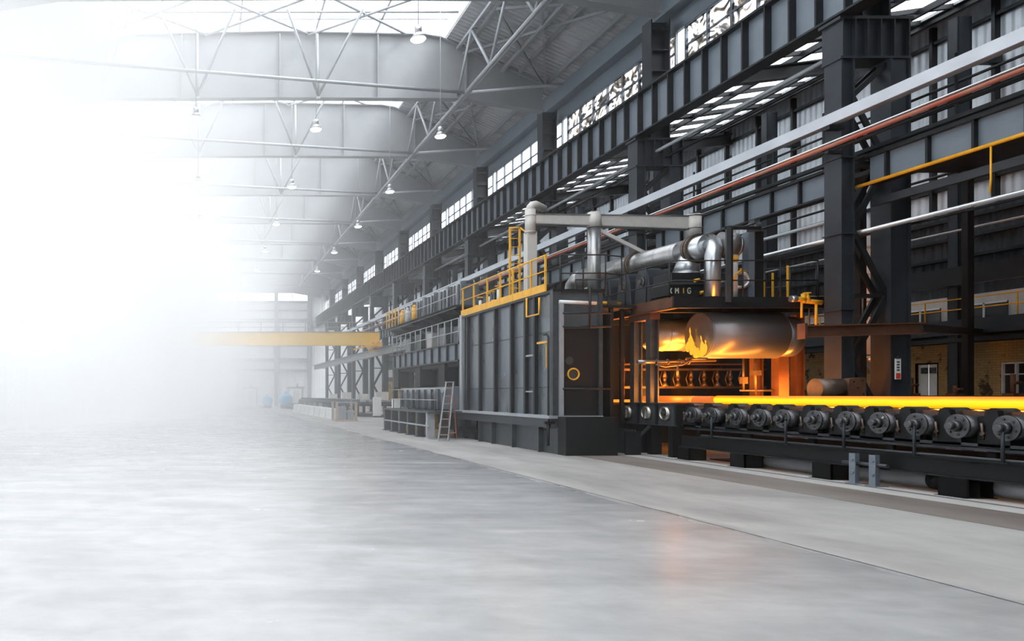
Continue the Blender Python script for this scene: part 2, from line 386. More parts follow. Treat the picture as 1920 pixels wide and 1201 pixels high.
# clerestory above the crane girder
XW = 18.35
b = MB(); b.box(XW, XW+.15, 10, YF, 15.9, 17.2); b.box(XW, XW+.15, 10, YF, 13.9, 14.3); struct(b, 'wall_right_upper', 'web')
for i in range(-1, 10):
    y0 = (YC[i] if i >= 0 else 10.3)+.3; y1 = (YC[i+1] if i < 9 else YF)-.3
    b = MB(); b.box(XW+.06, XW+.09, y0, y1, 14.3, 15.9); w = struct(b, 'window_%d' % (i+5), 'wavy' if i < 2 else 'pane')
    b = MB(); n = 7
    for k in range(n+1): yy = y0+(y1-y0)*k/n; b.box(XW+.02, XW+.12, yy-.035, yy+.035, 14.3, 15.9)
    b.box(XW+.03, XW+.11, y0, y1, 15.1, 15.16); b.box(XW+.02, XW+.12, y0, y1, 15.84, 15.9)
    struct(b, 'window_frame', 'web', w)
# lit eaves beam tucked under the deck edge
b = MB(); b.beam((18.1, 10, 16.95), (18.1, YF, 16.95), .5, .75); struct(b, 'trim_10', 'web')

# right-hand aisle: outer wall, its low roof, strips of sky
AZ = lambda x: 14.3+(x-18.4)*.14
def slab(x0, x1, z, t=.1, y0=8, y1=YF):
    q = MB(); q.add([(x0, y0, z(x0)), (x1, y0, z(x1)), (x1, y1, z(x1)), (x0, y1, z(x0)), (x0, y0, z(x0)+t), (x1, y0, z(x1)+t), (x1, y1, z(x1)+t), (x0, y1, z(x0)+t)],
          [(0, 1, 2, 3), (7, 6, 5, 4), (0, 4, 5, 1), (1, 5, 6, 2), (2, 6, 7, 3), (3, 7, 4, 0)]); return q
struct(slab(18.4, 20.6, AZ), 'ceiling', 'deck')
struct(slab(26.2, 27.4, AZ), 'ceiling', 'deck')
w = struct(slab(20.6, 26.2, lambda x: AZ(x)+.04, .02), 'window_20', 'pane')
b = MB()
for k in range(80): y = 8+1.3*k; b.beam((20.6, y, AZ(20.6)), (26.2, y, AZ(26.2)), .12+.2*(k % 3 == 0), .16)
struct(b, 'window_frame', 'dark', w)
b = MB()
for x in (19.6, 21.1, 23.0, 25.0, 26.4): b.box(x-.07, x+.07, 8, YF, AZ(x)-.22, AZ(x))
struct(b, 'trim_11', 'dark')
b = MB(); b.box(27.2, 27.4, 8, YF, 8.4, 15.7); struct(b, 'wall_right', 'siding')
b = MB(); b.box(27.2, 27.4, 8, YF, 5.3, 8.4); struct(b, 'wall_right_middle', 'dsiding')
b = MB()
for z in (9.3, 10.4, 11.5, 12.6, 13.7, 14.8): b.box(27.05, 27.2, 8, YF, z-.06, z+.06)
k = 8
while k < YF: b.box(27.0, 27.2, k-.06, k+.06, 8.4, 15.4); k += 2.2
struct(b, 'trim_12', 'dark')
b = MB()
for z in (6.0, 6.7, 7.4, 8.1): b.box(27.05, 27.2, 8, YF, z-.05, z+.05)
struct(b, 'trim_13', 'dark')

# ------------------------------------------------------------ lattice columns with their caps and upper shafts
def make_column(y, label):
    t = thing('lattice_column', label, 'column', (16.9, y, 0), 'lattice columns under the right crane girder')
    h = .55
    b = MB(); b.box(16.7, 16.74, y, y+h, 0, 10.6); b.box(17.01, 17.05, y, y+h, 0, 10.6); b.box(16.74, 17.01, y+.06, y+.10, 0, 10.6); b.box(16.74, 17.01, y+h-.1, y+h-.06, 0, 10.6)
    for z in (2, 4, 6, 8): b.box(16.66, 17.09, y-.03, y+h+.02, z, z+.03)
    b.build('front_leg', 'col', t)
    b = MB(); b.box(17.95, 17.99, y-.05, y+h, 0, 10.6); b.box(18.44, 18.48, y-.05, y+h, 0, 10.6); b.box(17.99, 18.44, y, y+.05, 0, 10.6); b.box(17.99, 18.44, y+h-.08, y+h-.04, 0, 10.6)
    b.build('rear_leg', 'col', t)
    z = .9; s = 0
    while z < 10.2:
        z2 = min(z+1.75, 10.5)
        for yy in (y+.1, y+.42):
            b = MB(); p, q = ((17.05, yy, z), (17.97, yy, z2)) if s else ((17.97, yy, z), (17.05, yy, z2))
            b.beam(p, q, .07, .13); b.build('brace', 'dark', t)
        z = z2; s = 1-s
    for z in (.9, 4.4, 7.9): MB().beam((17.05, y+.25, z), (17.97, y+.25, z), .3, .08).build('strut', 'dark', t)
    b = MB(); b.box(16.62, 18.56, y-.05, y+.65, 11.62, 11.7); b.box(16.66, 18.52, y-.03, y+.6, 10.6, 10.66)
    b.box(16.72, 18.46, y+.06, y+.54, 10.66, 11.62)
    for x in (16.7, 17.03, 17.35, 17.7, 18.05, 18.44): b.box(x, x+.035, y-.04, y+.62, 10.66, 11.62)
    b.build('cap', 'col', t)
    b = MB(); b.box(17.25, 17.30, y, y+.6, 11.7, 16.3); b.box(17.95, 18.0, y, y+.6, 11.7, 16.3); b.box(17.3, 17.95, y+.28, y+.32, 11.7, 16.3)
    for z in (12.6, 13.5, 14.3, 15.1, 15.9): b.box(17.3, 17.95, y+.02, y+.58, z, z+.03)
    b.build('upper_shaft', 'col', t)
    b = MB(); b.box(16.5, 17.3, y-.15, y+.75, 0, .06); b.box(17.8, 18.6, y-.15, y+.75, 0, .06); b.build('base_plate', 'dark', t)
    return t
col0 = make_column(YC[0], 'tall dark lattice column rising behind the glowing bar, the nearest one')
for i in range(1, 10):
    dup(col0, (16.9, YC[i], 0), 'tall slate lattice column under the crane girder, %s of the row on the right' % ORDN[i])
# copies along the left wall, the white fade put into their pale paint
lc = None
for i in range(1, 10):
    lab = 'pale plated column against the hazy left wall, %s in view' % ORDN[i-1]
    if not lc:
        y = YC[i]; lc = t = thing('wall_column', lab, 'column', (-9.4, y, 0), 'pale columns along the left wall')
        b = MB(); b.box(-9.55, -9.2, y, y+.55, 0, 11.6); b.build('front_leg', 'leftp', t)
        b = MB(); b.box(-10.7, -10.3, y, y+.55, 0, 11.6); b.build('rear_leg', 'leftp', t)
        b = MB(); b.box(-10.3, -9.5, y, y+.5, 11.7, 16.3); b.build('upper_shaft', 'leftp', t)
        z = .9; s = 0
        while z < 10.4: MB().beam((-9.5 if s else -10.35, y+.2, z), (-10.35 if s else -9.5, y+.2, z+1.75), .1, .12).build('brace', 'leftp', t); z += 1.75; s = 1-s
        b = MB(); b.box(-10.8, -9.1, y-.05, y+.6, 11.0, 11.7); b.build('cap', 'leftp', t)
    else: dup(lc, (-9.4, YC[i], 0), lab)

# ------------------------------------------------------------ crane runway girders, one per bay
def make_girder(x, y0, y1, z0, z1, label, name='crane_girder', n=10, m='web', mf='dark', side=-1, fw=.5, grp='crane girder sections'):
    t = thing(name, label, 'girder', (x, y0, z0), grp)
    MB().box(x-.02, x+.02, y0, y1, z0, z1).build('web', m, t)
    MB().box(x-fw/2, x+fw/2, y0, y1, z1, z1+.06).build('top_flange', mf, t)
    MB().box(x-fw/2, x+fw/2, y0, y1, z0-.06, z0).build('bottom_flange', mf, t)
    for k in range(n):
        y = y0+(k+.5)*(y1-y0)/n
        MB().box(x-fw/2+.03, x+fw/2-.03, y-.03, y+.03, z0, z1).build('stiffener', mf, t)
    return t
g0 = make_girder(16.85, YC[0]-9.3+.3, YC[0]+.3, 11.8, 13.32, 'crane girder section of blue grey web plates, nearest the camera at the top right')
for i in range(10):
    dup(g0, (16.85, YC[i]+.3, 11.8), 'blue grey crane girder section starting over the %s lattice column' % ORDN[i])
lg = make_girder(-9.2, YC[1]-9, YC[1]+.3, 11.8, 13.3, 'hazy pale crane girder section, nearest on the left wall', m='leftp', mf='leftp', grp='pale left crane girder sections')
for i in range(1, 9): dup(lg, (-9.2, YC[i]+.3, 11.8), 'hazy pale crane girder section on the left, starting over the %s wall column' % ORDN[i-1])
b = MB(); b.box(16.75, 16.87, 10, 108, 13.38, 13.5); solo(b, 'crane_rail', 'dark', 'dark steel rail running along the top of the right crane girder', 'rail', (16.8, 10, 13.38))

# ------------------------------------------------------------ roof frames
def frame_poly():
    r = [(MX, 16.9), (13.2, 16.85), (17.25, 16.2), (17.25, 17.55), (12.0, 19.95), (11.2, 20.1), (MX, 20.25)]
    l = [(2*MX-x, z) for x, z in reversed(r)]
    return r+l[1:-1]
def make_frame(y, label):
    t = thing('roof_frame', label, 'roof beam', (MX, y, 16.2), 'plated roof frames')
    p = frame_poly(); b = MB(); b.prism(p, 'y', y-.02, y+.02); b.build('web', 'frame', t)
    b = MB(); n = len(p)
    for k in range(n):
        (x0, z0), (x1, z1) = p[k], p[(k+1) % n]
        if abs(x0-x1) < .01: continue
        b.beam((x0, y, z0), (x1, y, z1), .45, .05)
    b.build('flange', 'frame', t)
    for x in (-6.1, -1.2, 3.8, 8.8, 13.3):
        zt = 20.15 if x < 12 and x > -4.4 else 19.3
        b = MB(); b.box(x-.03, x+.03, y-.2, y+.2, 16.9, zt); b.build('stiffener', 'frame', t)
    return t
f0 = make_frame(YC[1]-.5, 'deep plated roof frame at the very top of the picture')
for i in range(2, 10):
    dup(f0, (MX, YC[i], 16.2), 'deep grey plated roof frame spanning the hall, %s of those seen whole' % ORDN[i-2])
f11 = dup(f0, (MX, 111.5, 16.2), 'last hazy roof frame just in front of the end wall windows')

# long light trusses hung under the roof, per bay
def make_truss(x, y0, y1, label):
    t = thing('roof_truss', label, 'truss', (x, y0, 16.7), 'long light trusses under the roof')
    zt = min(20.0, RZ(x)-.2 if x > 12 else 20.0)
    b = MB(); b.tube((x, y0, 16.7), (x, y1, 16.7), .09, 8); b.tube((x+.16, y0, 16.7), (x+.16, y1, 16.7), .06, 8); b.build('bottom_chord', 'lightsteel', t)
    MB().beam((x, y0, zt), (x, y1, zt), .14, .14).build('top_chord', 'lightsteel', t)
    n = 2; d = (y1-y0)/n
    for k in range(n):
        a = y0+k*d
        MB().tube((x, a, 16.7), (x, a+d/2, zt), .07, 8).build('web_member', 'lightsteel', t)
        MB().tube((x, a+d, 16.7), (x, a+d/2, zt), .07, 8).build('web_member', 'lightsteel', t)
    return t
t0 = None
for i in range(0, 9):
    lab = 'light steel roof truss along the right edge of the skylight, in the %s bay' % ORDN[i]
    if not t0: t0 = make_truss(12.9, YC[i]+.3, YC[i+1]+.3, lab)
    else: dup(t0, (12.9, YC[i]+.3, 16.7), lab)
for x, w in ((5.7, 'right of the hall middle'), (-.4, 'left of the hall middle'), (-5.3, 'by the left eaves')):
    t0 = None
    for i in range(2, 7):
        y = YC[i]-.5; lab = 'hanging V of struts %s, %s of its row' % (w, ORDN[i-2])
        if t0: dup(t0, (x, y, 16.8), lab); continue
        t0 = t = thing('strut_fork', lab, 'strut', (x, y, 16.8), 'hanging V struts under the skylight')
        for q in ((x+min(1.8, 6.4-x*.5), y-2.2, 20.1), (x, y+.3, 20.1 if x > -4 else 19.0), (x-1.8 if x > -4 else x+1, y-2.2, 20.1)):
            MB().tube((x, y, 16.85), q, .065, 8).build('strut', 'lightsteel', t)
        b = MB(); b.box(x-.1, x+.1, y-.02, y+.02, 16.7, 17.0); b.build('gusset_plate', 'lightsteel', t)
# flat X bracing below the skylight and slanting tie rods
NX = [-5.3, 0.0, 5.2, 10.2]
for i in range(0, 6):
    y0 = YC[i]+5.1; y1 = YC[i+1]-.2
    lab = 'flat crossed rod bracing under the skylight in the %s bay' % ORDN[i]
    if i == 0:
        t = thing('roof_bracing', lab, 'bracing', (MX, y0, 20.1), 'crossed rods under the skylight'); br0 = t
        xs = [-10.4+5.15]+[0, 5.2, 10.2]
        for a, c in zip(xs[:-1], xs[1:]):
            MB().tube((a, y0, 20.1), (c, y1, 20.1), .06, 8).build('rod', 'lightsteel', t)
            MB().tube((a, y1, 20.02), (c, y0, 20.02), .06, 8).build('rod', 'lightsteel', t)
        MB().tube((MX-9, (y0+y1)/2, 20.2), (12.2, (y0+y1)/2, 20.2), .05, 8).build('strut', 'lightsteel', t)
    else: dup(br0, (MX, y0, 20.1), lab)
tr0 = None
for i in range(1, 9):
    y = YC[i]
    lab = 'slanting pale tie rod crossing the hall in front of the %s roof frame' % ORDN[i]
    if not tr0:
        tr0 = t = thing('tie_rod', lab, 'rod', (12.9, y-1.2, 16.7), 'slanting tie rods under the roof')
        MB().tube((12.9, y-1.2, 16.72), (-8.9, y-5.2, 16.72), .085, 8).build('long_rod', 'lightsteel', t)
        MB().tube((12.9, y-1.2, 16.72), (17.25, y-2.2, 16.72), .075, 8).build('short_rod', 'lightsteel', t)
    else: dup(tr0, (12.9, y-1.2, 16.7), lab)
# crossed bracing beneath the sloping deck
xb0 = None
for i in range(0, 7):
    y0 = YC[i]+.5; y1 = YC[i+1]
    lab = 'crossed angle bracing beneath the sloping roof sheets in the %s bay' % ORDN[i]
    if not xb0:
        xb0 = t = thing('roof_bracing', lab, 'bracing', (15, y0, 18.3), 'crossed angles under the sloping roof')
        for a, c in (((13.2, y0), (17.4, y1)), ((13.2, y1), (17.4, y0)), ((13.2, (y0+y1)/2), (17.4, y0)), ((13.2, (y0+y1)/2), (17.4, y1))):
            MB().beam((a[0], a[1], RZ(a[0])-.3), (c[0], c[1], RZ(c[0])-.3), .09, .12).build('angle', 'frame', t)
        MB().beam((15.2, y0, RZ(15.2)-.3), (15.2, y1, RZ(15.2)-.3), .16, .2).build('purlin', 'frame', t)
    else: dup(xb0, (15, y0, 18.3), lab)

# hanging high-bay lamps
lp0 = None
LAMPS = [(4.95, 33.4, 'middle'), (4.95, 42.7, 'middle'), (4.95, 52.1, 'middle'), (4.95, 62.0, 'middle'), (4.95, 71.5, 'middle'), (10.8, 34.3, 'right'), (10.8, 43.7, 'right'), (10.8, 52.8, 'right'), (10.8, 62.5, 'right'), (10.8, 72, 'right'),
         (-.4, 32.0, 'left'), (-.4, 41.8, 'left'), (-.4, 50.8, 'left'), (-.4, 60.5, 'left')]
cnt = {}
for x, y, side in LAMPS+[(7.1, 24.9, 'high')]:
    k = cnt.get(side, 0); cnt[side] = k+1
    lab = 'lit high bay lamp hanging high in front of the top roof frame, alone' if side == 'high' else 'lit high bay lamp on a long rod, %s of the %s row' % (ORDN[k], side)
    if not lp0:
        lp0 = t = thing('high_bay_lamp', lab, 'lamp', (x, y, 13.6), 'high bay lamps hanging in rows')
        MB().tube((x, y, 14.0), (x, y, 20.9 if x < 12 else 18), .016, 6).build('rod', 'lightsteel', t)
        b = MB(); b.cone((x, y, 13.62), (x, y, 13.85), .26, .11, 20, True); b.tube((x, y, 13.85), (x, y, 14.05), .12, 12); b.build('lamp_shade', 'alu', t)
        MB().cone((x, y, 13.57), (x, y, 13.62), .20, .25, 20).build('diffuser', 'lampglow', t)
    else: dup(lp0, (x, y, 13.6), lab)

# hall continues behind the camera: roof and end wall there
b = MB(); b.box(4, 27.6, -16, -15.7, 0, 20); b.box(-11.5, 4, -16, -15.7, 0, 5); b.box(-11.5, 4, -16, -15.7, 18, 20); struct(b, 'wall_near', 'dsiding')
b = MB(); b.box(-11.5, 4, -15.9, -15.87, 5, 18); struct(b, 'window_60', 'pane')  # unseen window, added for daylight on faces turned towards the camera
b = MB(); b.box(27.2, 27.4, -16, 8, 0, 15.7); struct(b, 'wall_right_near', 'dsiding')
b = MB(); b.box(12.3, 27.4, -16, 8, 15.8, 16); struct(b, 'ceiling', 'dark')
b = MB(); b.box(12.3, 27.4, 8, 10.1, 15.8, 18); struct(b, 'ceiling', 'dark')
b = MB(); b.box(-11.5, 27.6, -16, -3, -.2, 0); struct(b, 'floor', 'floor')
b = MB(); b.box(4.5, 12.3, -16, -6, 20.9, 21.1); struct(b, 'ceiling', 'dark')
b = MB(); b.box(-11.5, 4.5, -16, -6, 20.9, 21.1); struct(b, 'ceiling', 'dark')
b = MB(); b.box(-11.5, -11.2, -16, 8, 0, 20.9); struct(b, 'wall_left_near', 'dsiding')

# ============================================================ RIGHT AISLE: office building, walkway, outer columns
bk = MB()
# brick wall pieces around the openings (openings: window, door, far window)
OPEN = [(24.45, 25.35, 1.72, 2.86), (27.55, 28.35, 0.0, 2.9), (29.5, 30.3, 1.75, 2.8)]
ys = [8]+[v for o in OPEN for v in o[:2]]+[YF]
for k in range(0, len(ys), 2): bk.box(27.0, 27.3, ys[k], ys[k+1], 0, 3.6)
for y0, y1, z0, z1 in OPEN:
    bk.box(27.0, 27.3, y0, y1, z1, 3.6)
    if z0 > 0: bk.box(27.0, 27.3, y0, y1, 0, z0)
struct(bk, 'wall_right_brick', 'brick')
for n_, (y0, y1, z0, z1) in zip(('window_30', 'door_2', 'window_31'), OPEN):
    if n_[0] == 'd':
        b = MB(); b.box(27.08, 27.12, y0, (y0+y1)/2-.01, 0, z1); b.box(27.08, 27.12, (y0+y1)/2+.01, y1, 0, z1); w = struct(b, n_, 'white')
        for s in (.15, .55): MB().box(27.05, 27.08, y0+s*(y1-y0), y0+(s+.3)*(y1-y0), z1-.34, z1-.12).build('door_window', 'dglass', w)
        b = MB(); b.box(27.0, 27.06, y0-.05, y0, 0, z1+.05); b.box(27.0, 27.06, y1, y1+.05, 0, z1+.05); b.box(27.0, 27.06, y0, y1, z1, z1+.05); b.build('door_frame', 'white', w)
    else:
        b = MB(); b.box(27.1, 27.12, y0, y1, z0, z1); w = struct(b, n_, 'dglass')
        b = MB(); q = .05
        b.box(27.02, 27.14, y0, y0+q, z0, z1); b.box(27.02, 27.14, y1-q, y1, z0, z1); b.box(27.02, 27.14, y0, y1, z0, z0+q); b.box(27.02, 27.14, y0, y1, z1-q, z1)
        b.box(27.02, 27.14, (y0+y1)/2-.03, (y0+y1)/2+.03, z0, z1); b.box(27.04, 27.13, y0, y1, z0+.72, z0+.76)
        b.build('window_frame', 'white', w)
# upper storey strip: pale panels and dark windows
b = MB(); b.box(27.0, 27.3, 8, YF, 3.6, 4.2); struct(b, 'wall_right_band', 'dark')
b = MB(); b.box(27.0, 27.3, 8, YF, 4.2, 5.3); struct(b, 'wall_right_upper_office', 'cream')
y = 9.0; k = 40
while y < 60:
    b = MB(); b.box(26.96, 27.0, y, y+1.5, 4.25, 4.95); w = struct(b, 'window_%d' % k, 'dglass'); k += 1
    b = MB(); b.box(26.94, 26.96, y+.72, y+.78, 4.25, 4.95); b.box(26.94, 26.96, y, y+1.5, 4.9, 4.96); b.build('window_frame', 'white', w)
    y += 2.3
t = thing('walkway', 'dark elevated walkway beam with thin yellow railing above the brick office wall', 'walkway', (25.6, 8, 3.75))
MB().beam((25.5, 8, 4.05), (25.5, 60, 4.05), .12, .5).build('edge_beam', 'col', t)
MB().box(25.5, 26.95, 8, 60, 4.2, 4.28).build('deck', 'dark', t)
MB().beam((25.5, 8, 3.62), (25.5, 60, 3.62), .1, .14).build('lower_beam', 'dark', t)
b = MB()
for z in (4.65, 5.0): b.tube((25.45, 8, z), (25.45, 60, z), .022, 6)
b.build('handrail', 'yellow', t)
for k in range(34): MB().tube((25.45, 8.4+1.5*k, 4.3), (25.45, 8.4+1.5*k, 5.0), .022, 6).build('post', 'yellow', t)
b = MB(); b.beam((25.33, 8, 5.75), (25.33, 80, 5.75), .3, .62); solo(b, 'edge_girder', 'dark', 'wide dark girder above the walkway on the outer wall', 'girder', (25.7, 8, 5.4))
oc = None
for i in range(9):
    y = 25.3+8.6*i if i else 25.3
    lab = 'plain dark outer column beside the brick office wall, %s of its row' % ORDN[i]
    if not oc:
        oc = t = thing('outer_column', lab, 'column', (25.7, y, 0), 'plain outer columns of the right aisle')
        b = MB(); b.box(25.9, 25.98, y, y+.36, 0, 14.6); b.box(25.5, 25.55, y, y+.36, 0, 14.6); b.box(25.5, 25.95, y, y+.03, 0, 14.6); b.box(25.5, 25.95, y+.33, y+.36, 0, 14.6); b.build('shaft', 'col', t)
        b = MB(); b.box(25.3, 26.15, y-.15, y+.5, 0, .05); b.build('base_plate', 'dark', t)
        MB().beam((25.9, y+.18, 13.2), (27.1, y+.18, 13.2), .2, .3).build('bracket', 'dark', t)
    else: dup(oc, (25.7, y, 0), lab)
# cross beams and dark platforms in the upper aisle
for i, z in enumerate((14.0,)*8):
    y = YC[i]+.3
    b = MB(); b.ibeam((18.5, y, z-.1), (27.1, y, z+.9), .3, .55, .05); solo(b, 'aisle_beam', 'dark', 'dark beam spanning the right aisle under its roof, %s one' % ORDN[i], 'beam', (18.5, y, z-.4), 'roof beams of the right aisle')
for i, (y0, y1, x0, x1, z) in enumerate([(14, 24, 20.5, 24.5, 8.9), (34, 46, 19.3, 23.5, 7.6), (50, 64, 19.3, 23.5, 7.6)]):
    t = thing('service_platform', 'dark service platform high in the right aisle, %s one' % ORDN[i], 'platform', (x0, y0, z), 'service platforms in the right aisle')
    MB().box(x0, x1, y0, y1, z, z+.35).build('deck', 'dark', t)
    b = MB()
    for q in (z+.9, z+1.4): b.tube((x0, y0, q), (x0, y1, q), .03, 6)
    b.build('handrail', 'dark', t)
    for k in range(6): MB().tube((x0, y0+(y1-y0)*k/5, z+.35), (x0, y0+(y1-y0)*k/5, z+1.4), .03, 6).build('post', 'dark', t)
    for k in range(2): MB().box(x0+.3+k*2, x0+1.5+k*2, y0+2, y0+4.5, z+.35, z+1.7).build('cabinet', 'mach', t)
    for a in (y0+.3, y1-.3):
        for c in (x0+.3, x1-.3): MB().box(c-.1, c+.1, a-.1, a+.1, 0, z).build('leg', 'dark', t)
# spandrel girder between the column legs, pipes, trays and conduits
XS = 17.45
sg = None
for i in range(-1, 7):
    y0 = (YC[i] if i >= 0 else 10.3)+.6; y1 = YC[i+1]-.02
    lab = 'blue grey spandrel girder low between the lattice columns, ' + ('at the right edge' if i < 0 else 'behind the %s column' % ORDN[i])
    if not sg:
        sg = make_girder(XS, y0, y1, 7.32, 7.98, lab, 'spandrel_girder', 8, 'web', 'dark', fw=.3, grp='spandrel girders between columns')
    else: dup(sg, (XS, y0, 7.32), lab)
b = MB(); b.beam((XS+.1, 10, 8.25), (XS+.1, 70, 8.25), .14, .10); b.beam((XS+.2, 10, 8.12), (XS+.2, 70, 8.12), .3, .04); solo(b, 'cable_tray', 'dark', 'dark cable tray lying along the top of the spandrel girders', 'tray', (XS, 10, 8.1))
t = thing('cable_tray', 'bright silver cable tray running past the front of the lattice columns', 'tray', (16.42, 10, 8.9))
MB().box(16.36, 16.42, 10, 100, 8.86, 9.14).build('side_rail', 'traysteel', t)
MB().box(16.42, 16.6, 10, 100, 8.86, 8.9).build('bottom', 'lightsteel', t)
for i in range(9): MB().box(16.3, 16.72, YC[i]-.1, YC[i]+.1, 8.72, 8.82).build('bracket', 'dark', t)
t = thing('conduit', 'patchy orange and white conduit running below the silver tray', 'pipe', (16.35, 10, 8.25))
MB().tube((16.35, 10, 8.28), (16.35, 100, 8.28), .055, 8).build('pipe', 'orange', t)
MB().tube((16.47, 10, 8.42), (16.47, 100, 8.42), .03, 8).build('cable', 'silver', t)
MB().tube((16.45, 10, 8.20), (16.45, 100, 8.20), .05, 8).build('cable', 'dark', t)
for i in range(9): MB().box(16.3, 16.72, YC[i]-.06, YC[i]+.06, 8.1, 8.17).build('bracket', 'dark', t)
t = thing('yellow_pipe', 'bright yellow pipe under the spandrel girder at the right edge', 'pipe', (17.2, 10, 7.2))
MB().tube((17.15, 10, 7.24), (17.15, 19.85, 7.24), .045, 8).build('pipe', 'yellow', t)
for y in (16.3, 14.3, 12.9): MB().path([(17.15, y, 7.22), (17.15, y, 6.5), (17.18, y+.05, 6.2)], .02, 6).build('drop_pipe', 'yellow', t)
for nm, lb, x, z, w_, h_, m_, y0, y1 in [
    ('channel_beam', 'grey channel beam below the yellow pipe, right of the nearest column', 17.6, 6.83, .12, .20, 'col', 10, 19.7),
    ('channel_beam', 'dark channel beam far below the spandrel girders, left of the nearest column', 17.6, 6.0, .1, .12, 'dark', 20.3, 80)]:
    b = MB(); b.beam((x, y0, z), (x, y1, z), w_, h_); solo(b, nm, m_, lb, 'beam', (x, y0, z-.1))
for lb, x, z, r, y0, y1, m_ in [
    ('shiny silver pipe crossing the lower column legs', 17.35, 6.08, .06, 10, 80, 'silver'),
    ('dull grey pipe above the shiny silver one, left of the nearest column', 17.4, 6.6, .055, 20.4, 60, 'lightsteel'),
    ('steel pipe high under the crane girder, left of the nearest column', 17.5, 11.2, .07, 20.3, 60, 'lightsteel'),
    ('thin pipe lowest of the horizontal pipes beyond the columns', 18.9, 6.35, .04, 10, 60, 'dark'),
    ('thin dark pipe high on the outer wall', 25.3, 9.3, .05, 10, 90, 'dark'),
    ('thin pale pipe at mid height before the dark outer wall', 24.9, 7.2, .035, 10, 60, 'lightsteel'),
    ('second thin pale pipe before the dark outer wall', 24.9, 7.9, .03, 10, 60, 'lightsteel'),
    ('dark pipe under the crane girder beside a steel one', 17.9, 11.0, .06, 20.3, 60, 'dark')]:
    b = MB(); b.tube((x, y0, z), (x, y1, z), r, 8); solo(b, 'pipe', m_, lb, 'pipe', (x, y0, z-r))
# horizontal rails across the lit siding
for i, z in enumerate((9.2, 9.75, 10.3)):
    b = MB(); b.tube((19.2, 10, z), (19.2, 90, z), .035, 6); solo(b, 'guard_rail', 'dark', 'thin dark rail crossing in front of the light siding, %s of three' % ('lowest', 'middle', 'topmost')[i], 'rail', (19.2, 10, z), 'rails before the light siding')
t = thing('catwalk', 'dark catwalk with posts running along beyond the columns above the spandrel girders', 'catwalk', (18.8, 10, 8.2))
MB().box(18.7, 19.6, 10, 90, 8.0, 8.12).build('deck', 'dark', t)
for k in range(40): MB().box(18.72, 18.76, 10.6+2.0*k, 10.66+2.0*k, 8.1, 10.3).build('post', 'dark', t)
# round vertical duct behind the nearest column
t = thing('vertical_duct', 'tall silver round duct standing behind the nearest lattice column', 'duct', (22.05, 24.7, 0))
MB().tube((22.05, 24.7, 3.1), (22.05, 24.7, 7.0), .30, 20).build('shaft', 'white', t)
MB().tube((22.9, 25.3, 0), (22.9, 25.3, 7.4), .26, 20).build('shaft', 'lightsteel', t)
b = MB()
for z in (3.9, 4.8, 5.7, 6.6): b.tube((22.05, 24.7, z), (22.05, 24.7, z+.06), .33, 20)
b.build('flange', 'tarnish', t)
MB().path([(22.05, 24.7, 3.15), (22.05, 24.7, 2.95), (22.2, 24.7, 2.75), (22.4, 24.8, 2.7), (22.6, 25.0, 2.7)], .22, 14).build('elbow', 'silver', t)
# sign on the rear leg
t = thing('leg_sign', 'narrow white vertical sign with red foot on the nearest column rear leg', 'sign', (18.2, 19.5, 2.15))
MB().box(18.000, 18.150, 19.48, 19.5, 2.18, 2.72).build('board', 'white', t)
MB().box(18.020, 18.130, 19.47, 19.48, 2.2, 2.34).build('foot_mark', 'red', t)
b = MB()
for k in range(4): b.box(18.040, 18.110, 19.472, 19.48, 2.40+.07*k, 2.44+.07*k)
b.build('lettering', 'ink', t)
b = MB(); b.cone((18.075, 19.49, 2.72), (18.075, 19.49, 2.80), .05, .01, 8); b.build('hanger', 'dark', t)
# low clutter between the conveyor and the office
t = thing('machine_bench', 'low dark bench of machinery behind the glowing bar near the office door', 'bench', (22, 20, 0))
MB().box(22, 23, 15, 27, 1.55, 1.75).build('top', 'rust', t)
for y in (15.5, 18, 20.5, 23, 26): MB().box(22.2, 22.8, y, y+.4, 0, 1.55).build('leg', 'black', t)
for i, (y, h) in enumerate([(16.4, .35), (19.4, .5), (20.8, .6), (22.4, .3), (23.8, .55), (25.2, .4)]):
    b = MB(); b.tube((22.5, y, 1.75), (22.5, y, 1.75+h), .06, 10); b.tube((22.4, y-.1, 1.75+h*.6), (22.62, y-.1, 1.75+h*.6), .045, 8); b.box(22.35, 22.65, y-.15, y+.15, 1.75, 1.82)
    solo(b, 'spindle', 'rust', 'small rusty spindle standing on the low dark bench, %s one' % ORDN[i], 'spindle', (22.5, y, 1.75), 'spindles on the low bench')

# ============================================================ FURNACE BOX
X0, X1, Y0, Y1 = 10.54, 11.86, 22.4, 30.5
t = thing('furnace', 'tall dark grey steel furnace housing with ribbed side wall in the centre', 'furnace', (11.2, 26, 0))
b = MB(); b.box(X0, X1, Y0, Y1, 1.15, 4.85); b.build('body', 'panel', t)
ribY = []
for px in (879, 902, 931, 961.7, 988, 1006): ribY.append(10.5*1400/(px-385))
for y in ribY: b = MB(); b.box(X0-.12, X0, y-.03, y+.03, 1.15, 4.85); b.box(X0-.13, X0-.11, y-.06, y+.06, 1.15, 4.85); b.build('rib', 'dark', t)
for z in (2.0, 3.7): MB().box(X0-.02, X0, Y0, Y1, z-.02, z+.015).build('seam', 'mach', t)
MB().box(X0-.16, X0, Y0-.1, Y0+.1, 1.15, 4.9).build('corner_post', 'mach', t)
MB().box(X0-.16, X0, Y1-.25, Y1, 1.15, 5.0).build('corner_post', 'lightsteel', t)
MB().box(X0-.14, X0, Y1-.55, Y1-.4, 1.15, 4.9).build('corner_post', 'mach', t)
MB().box(X0-.15, X1+.1, Y0-.1, Y1+.1, 4.85, 4.93).build('top_plate', 'dark', t)
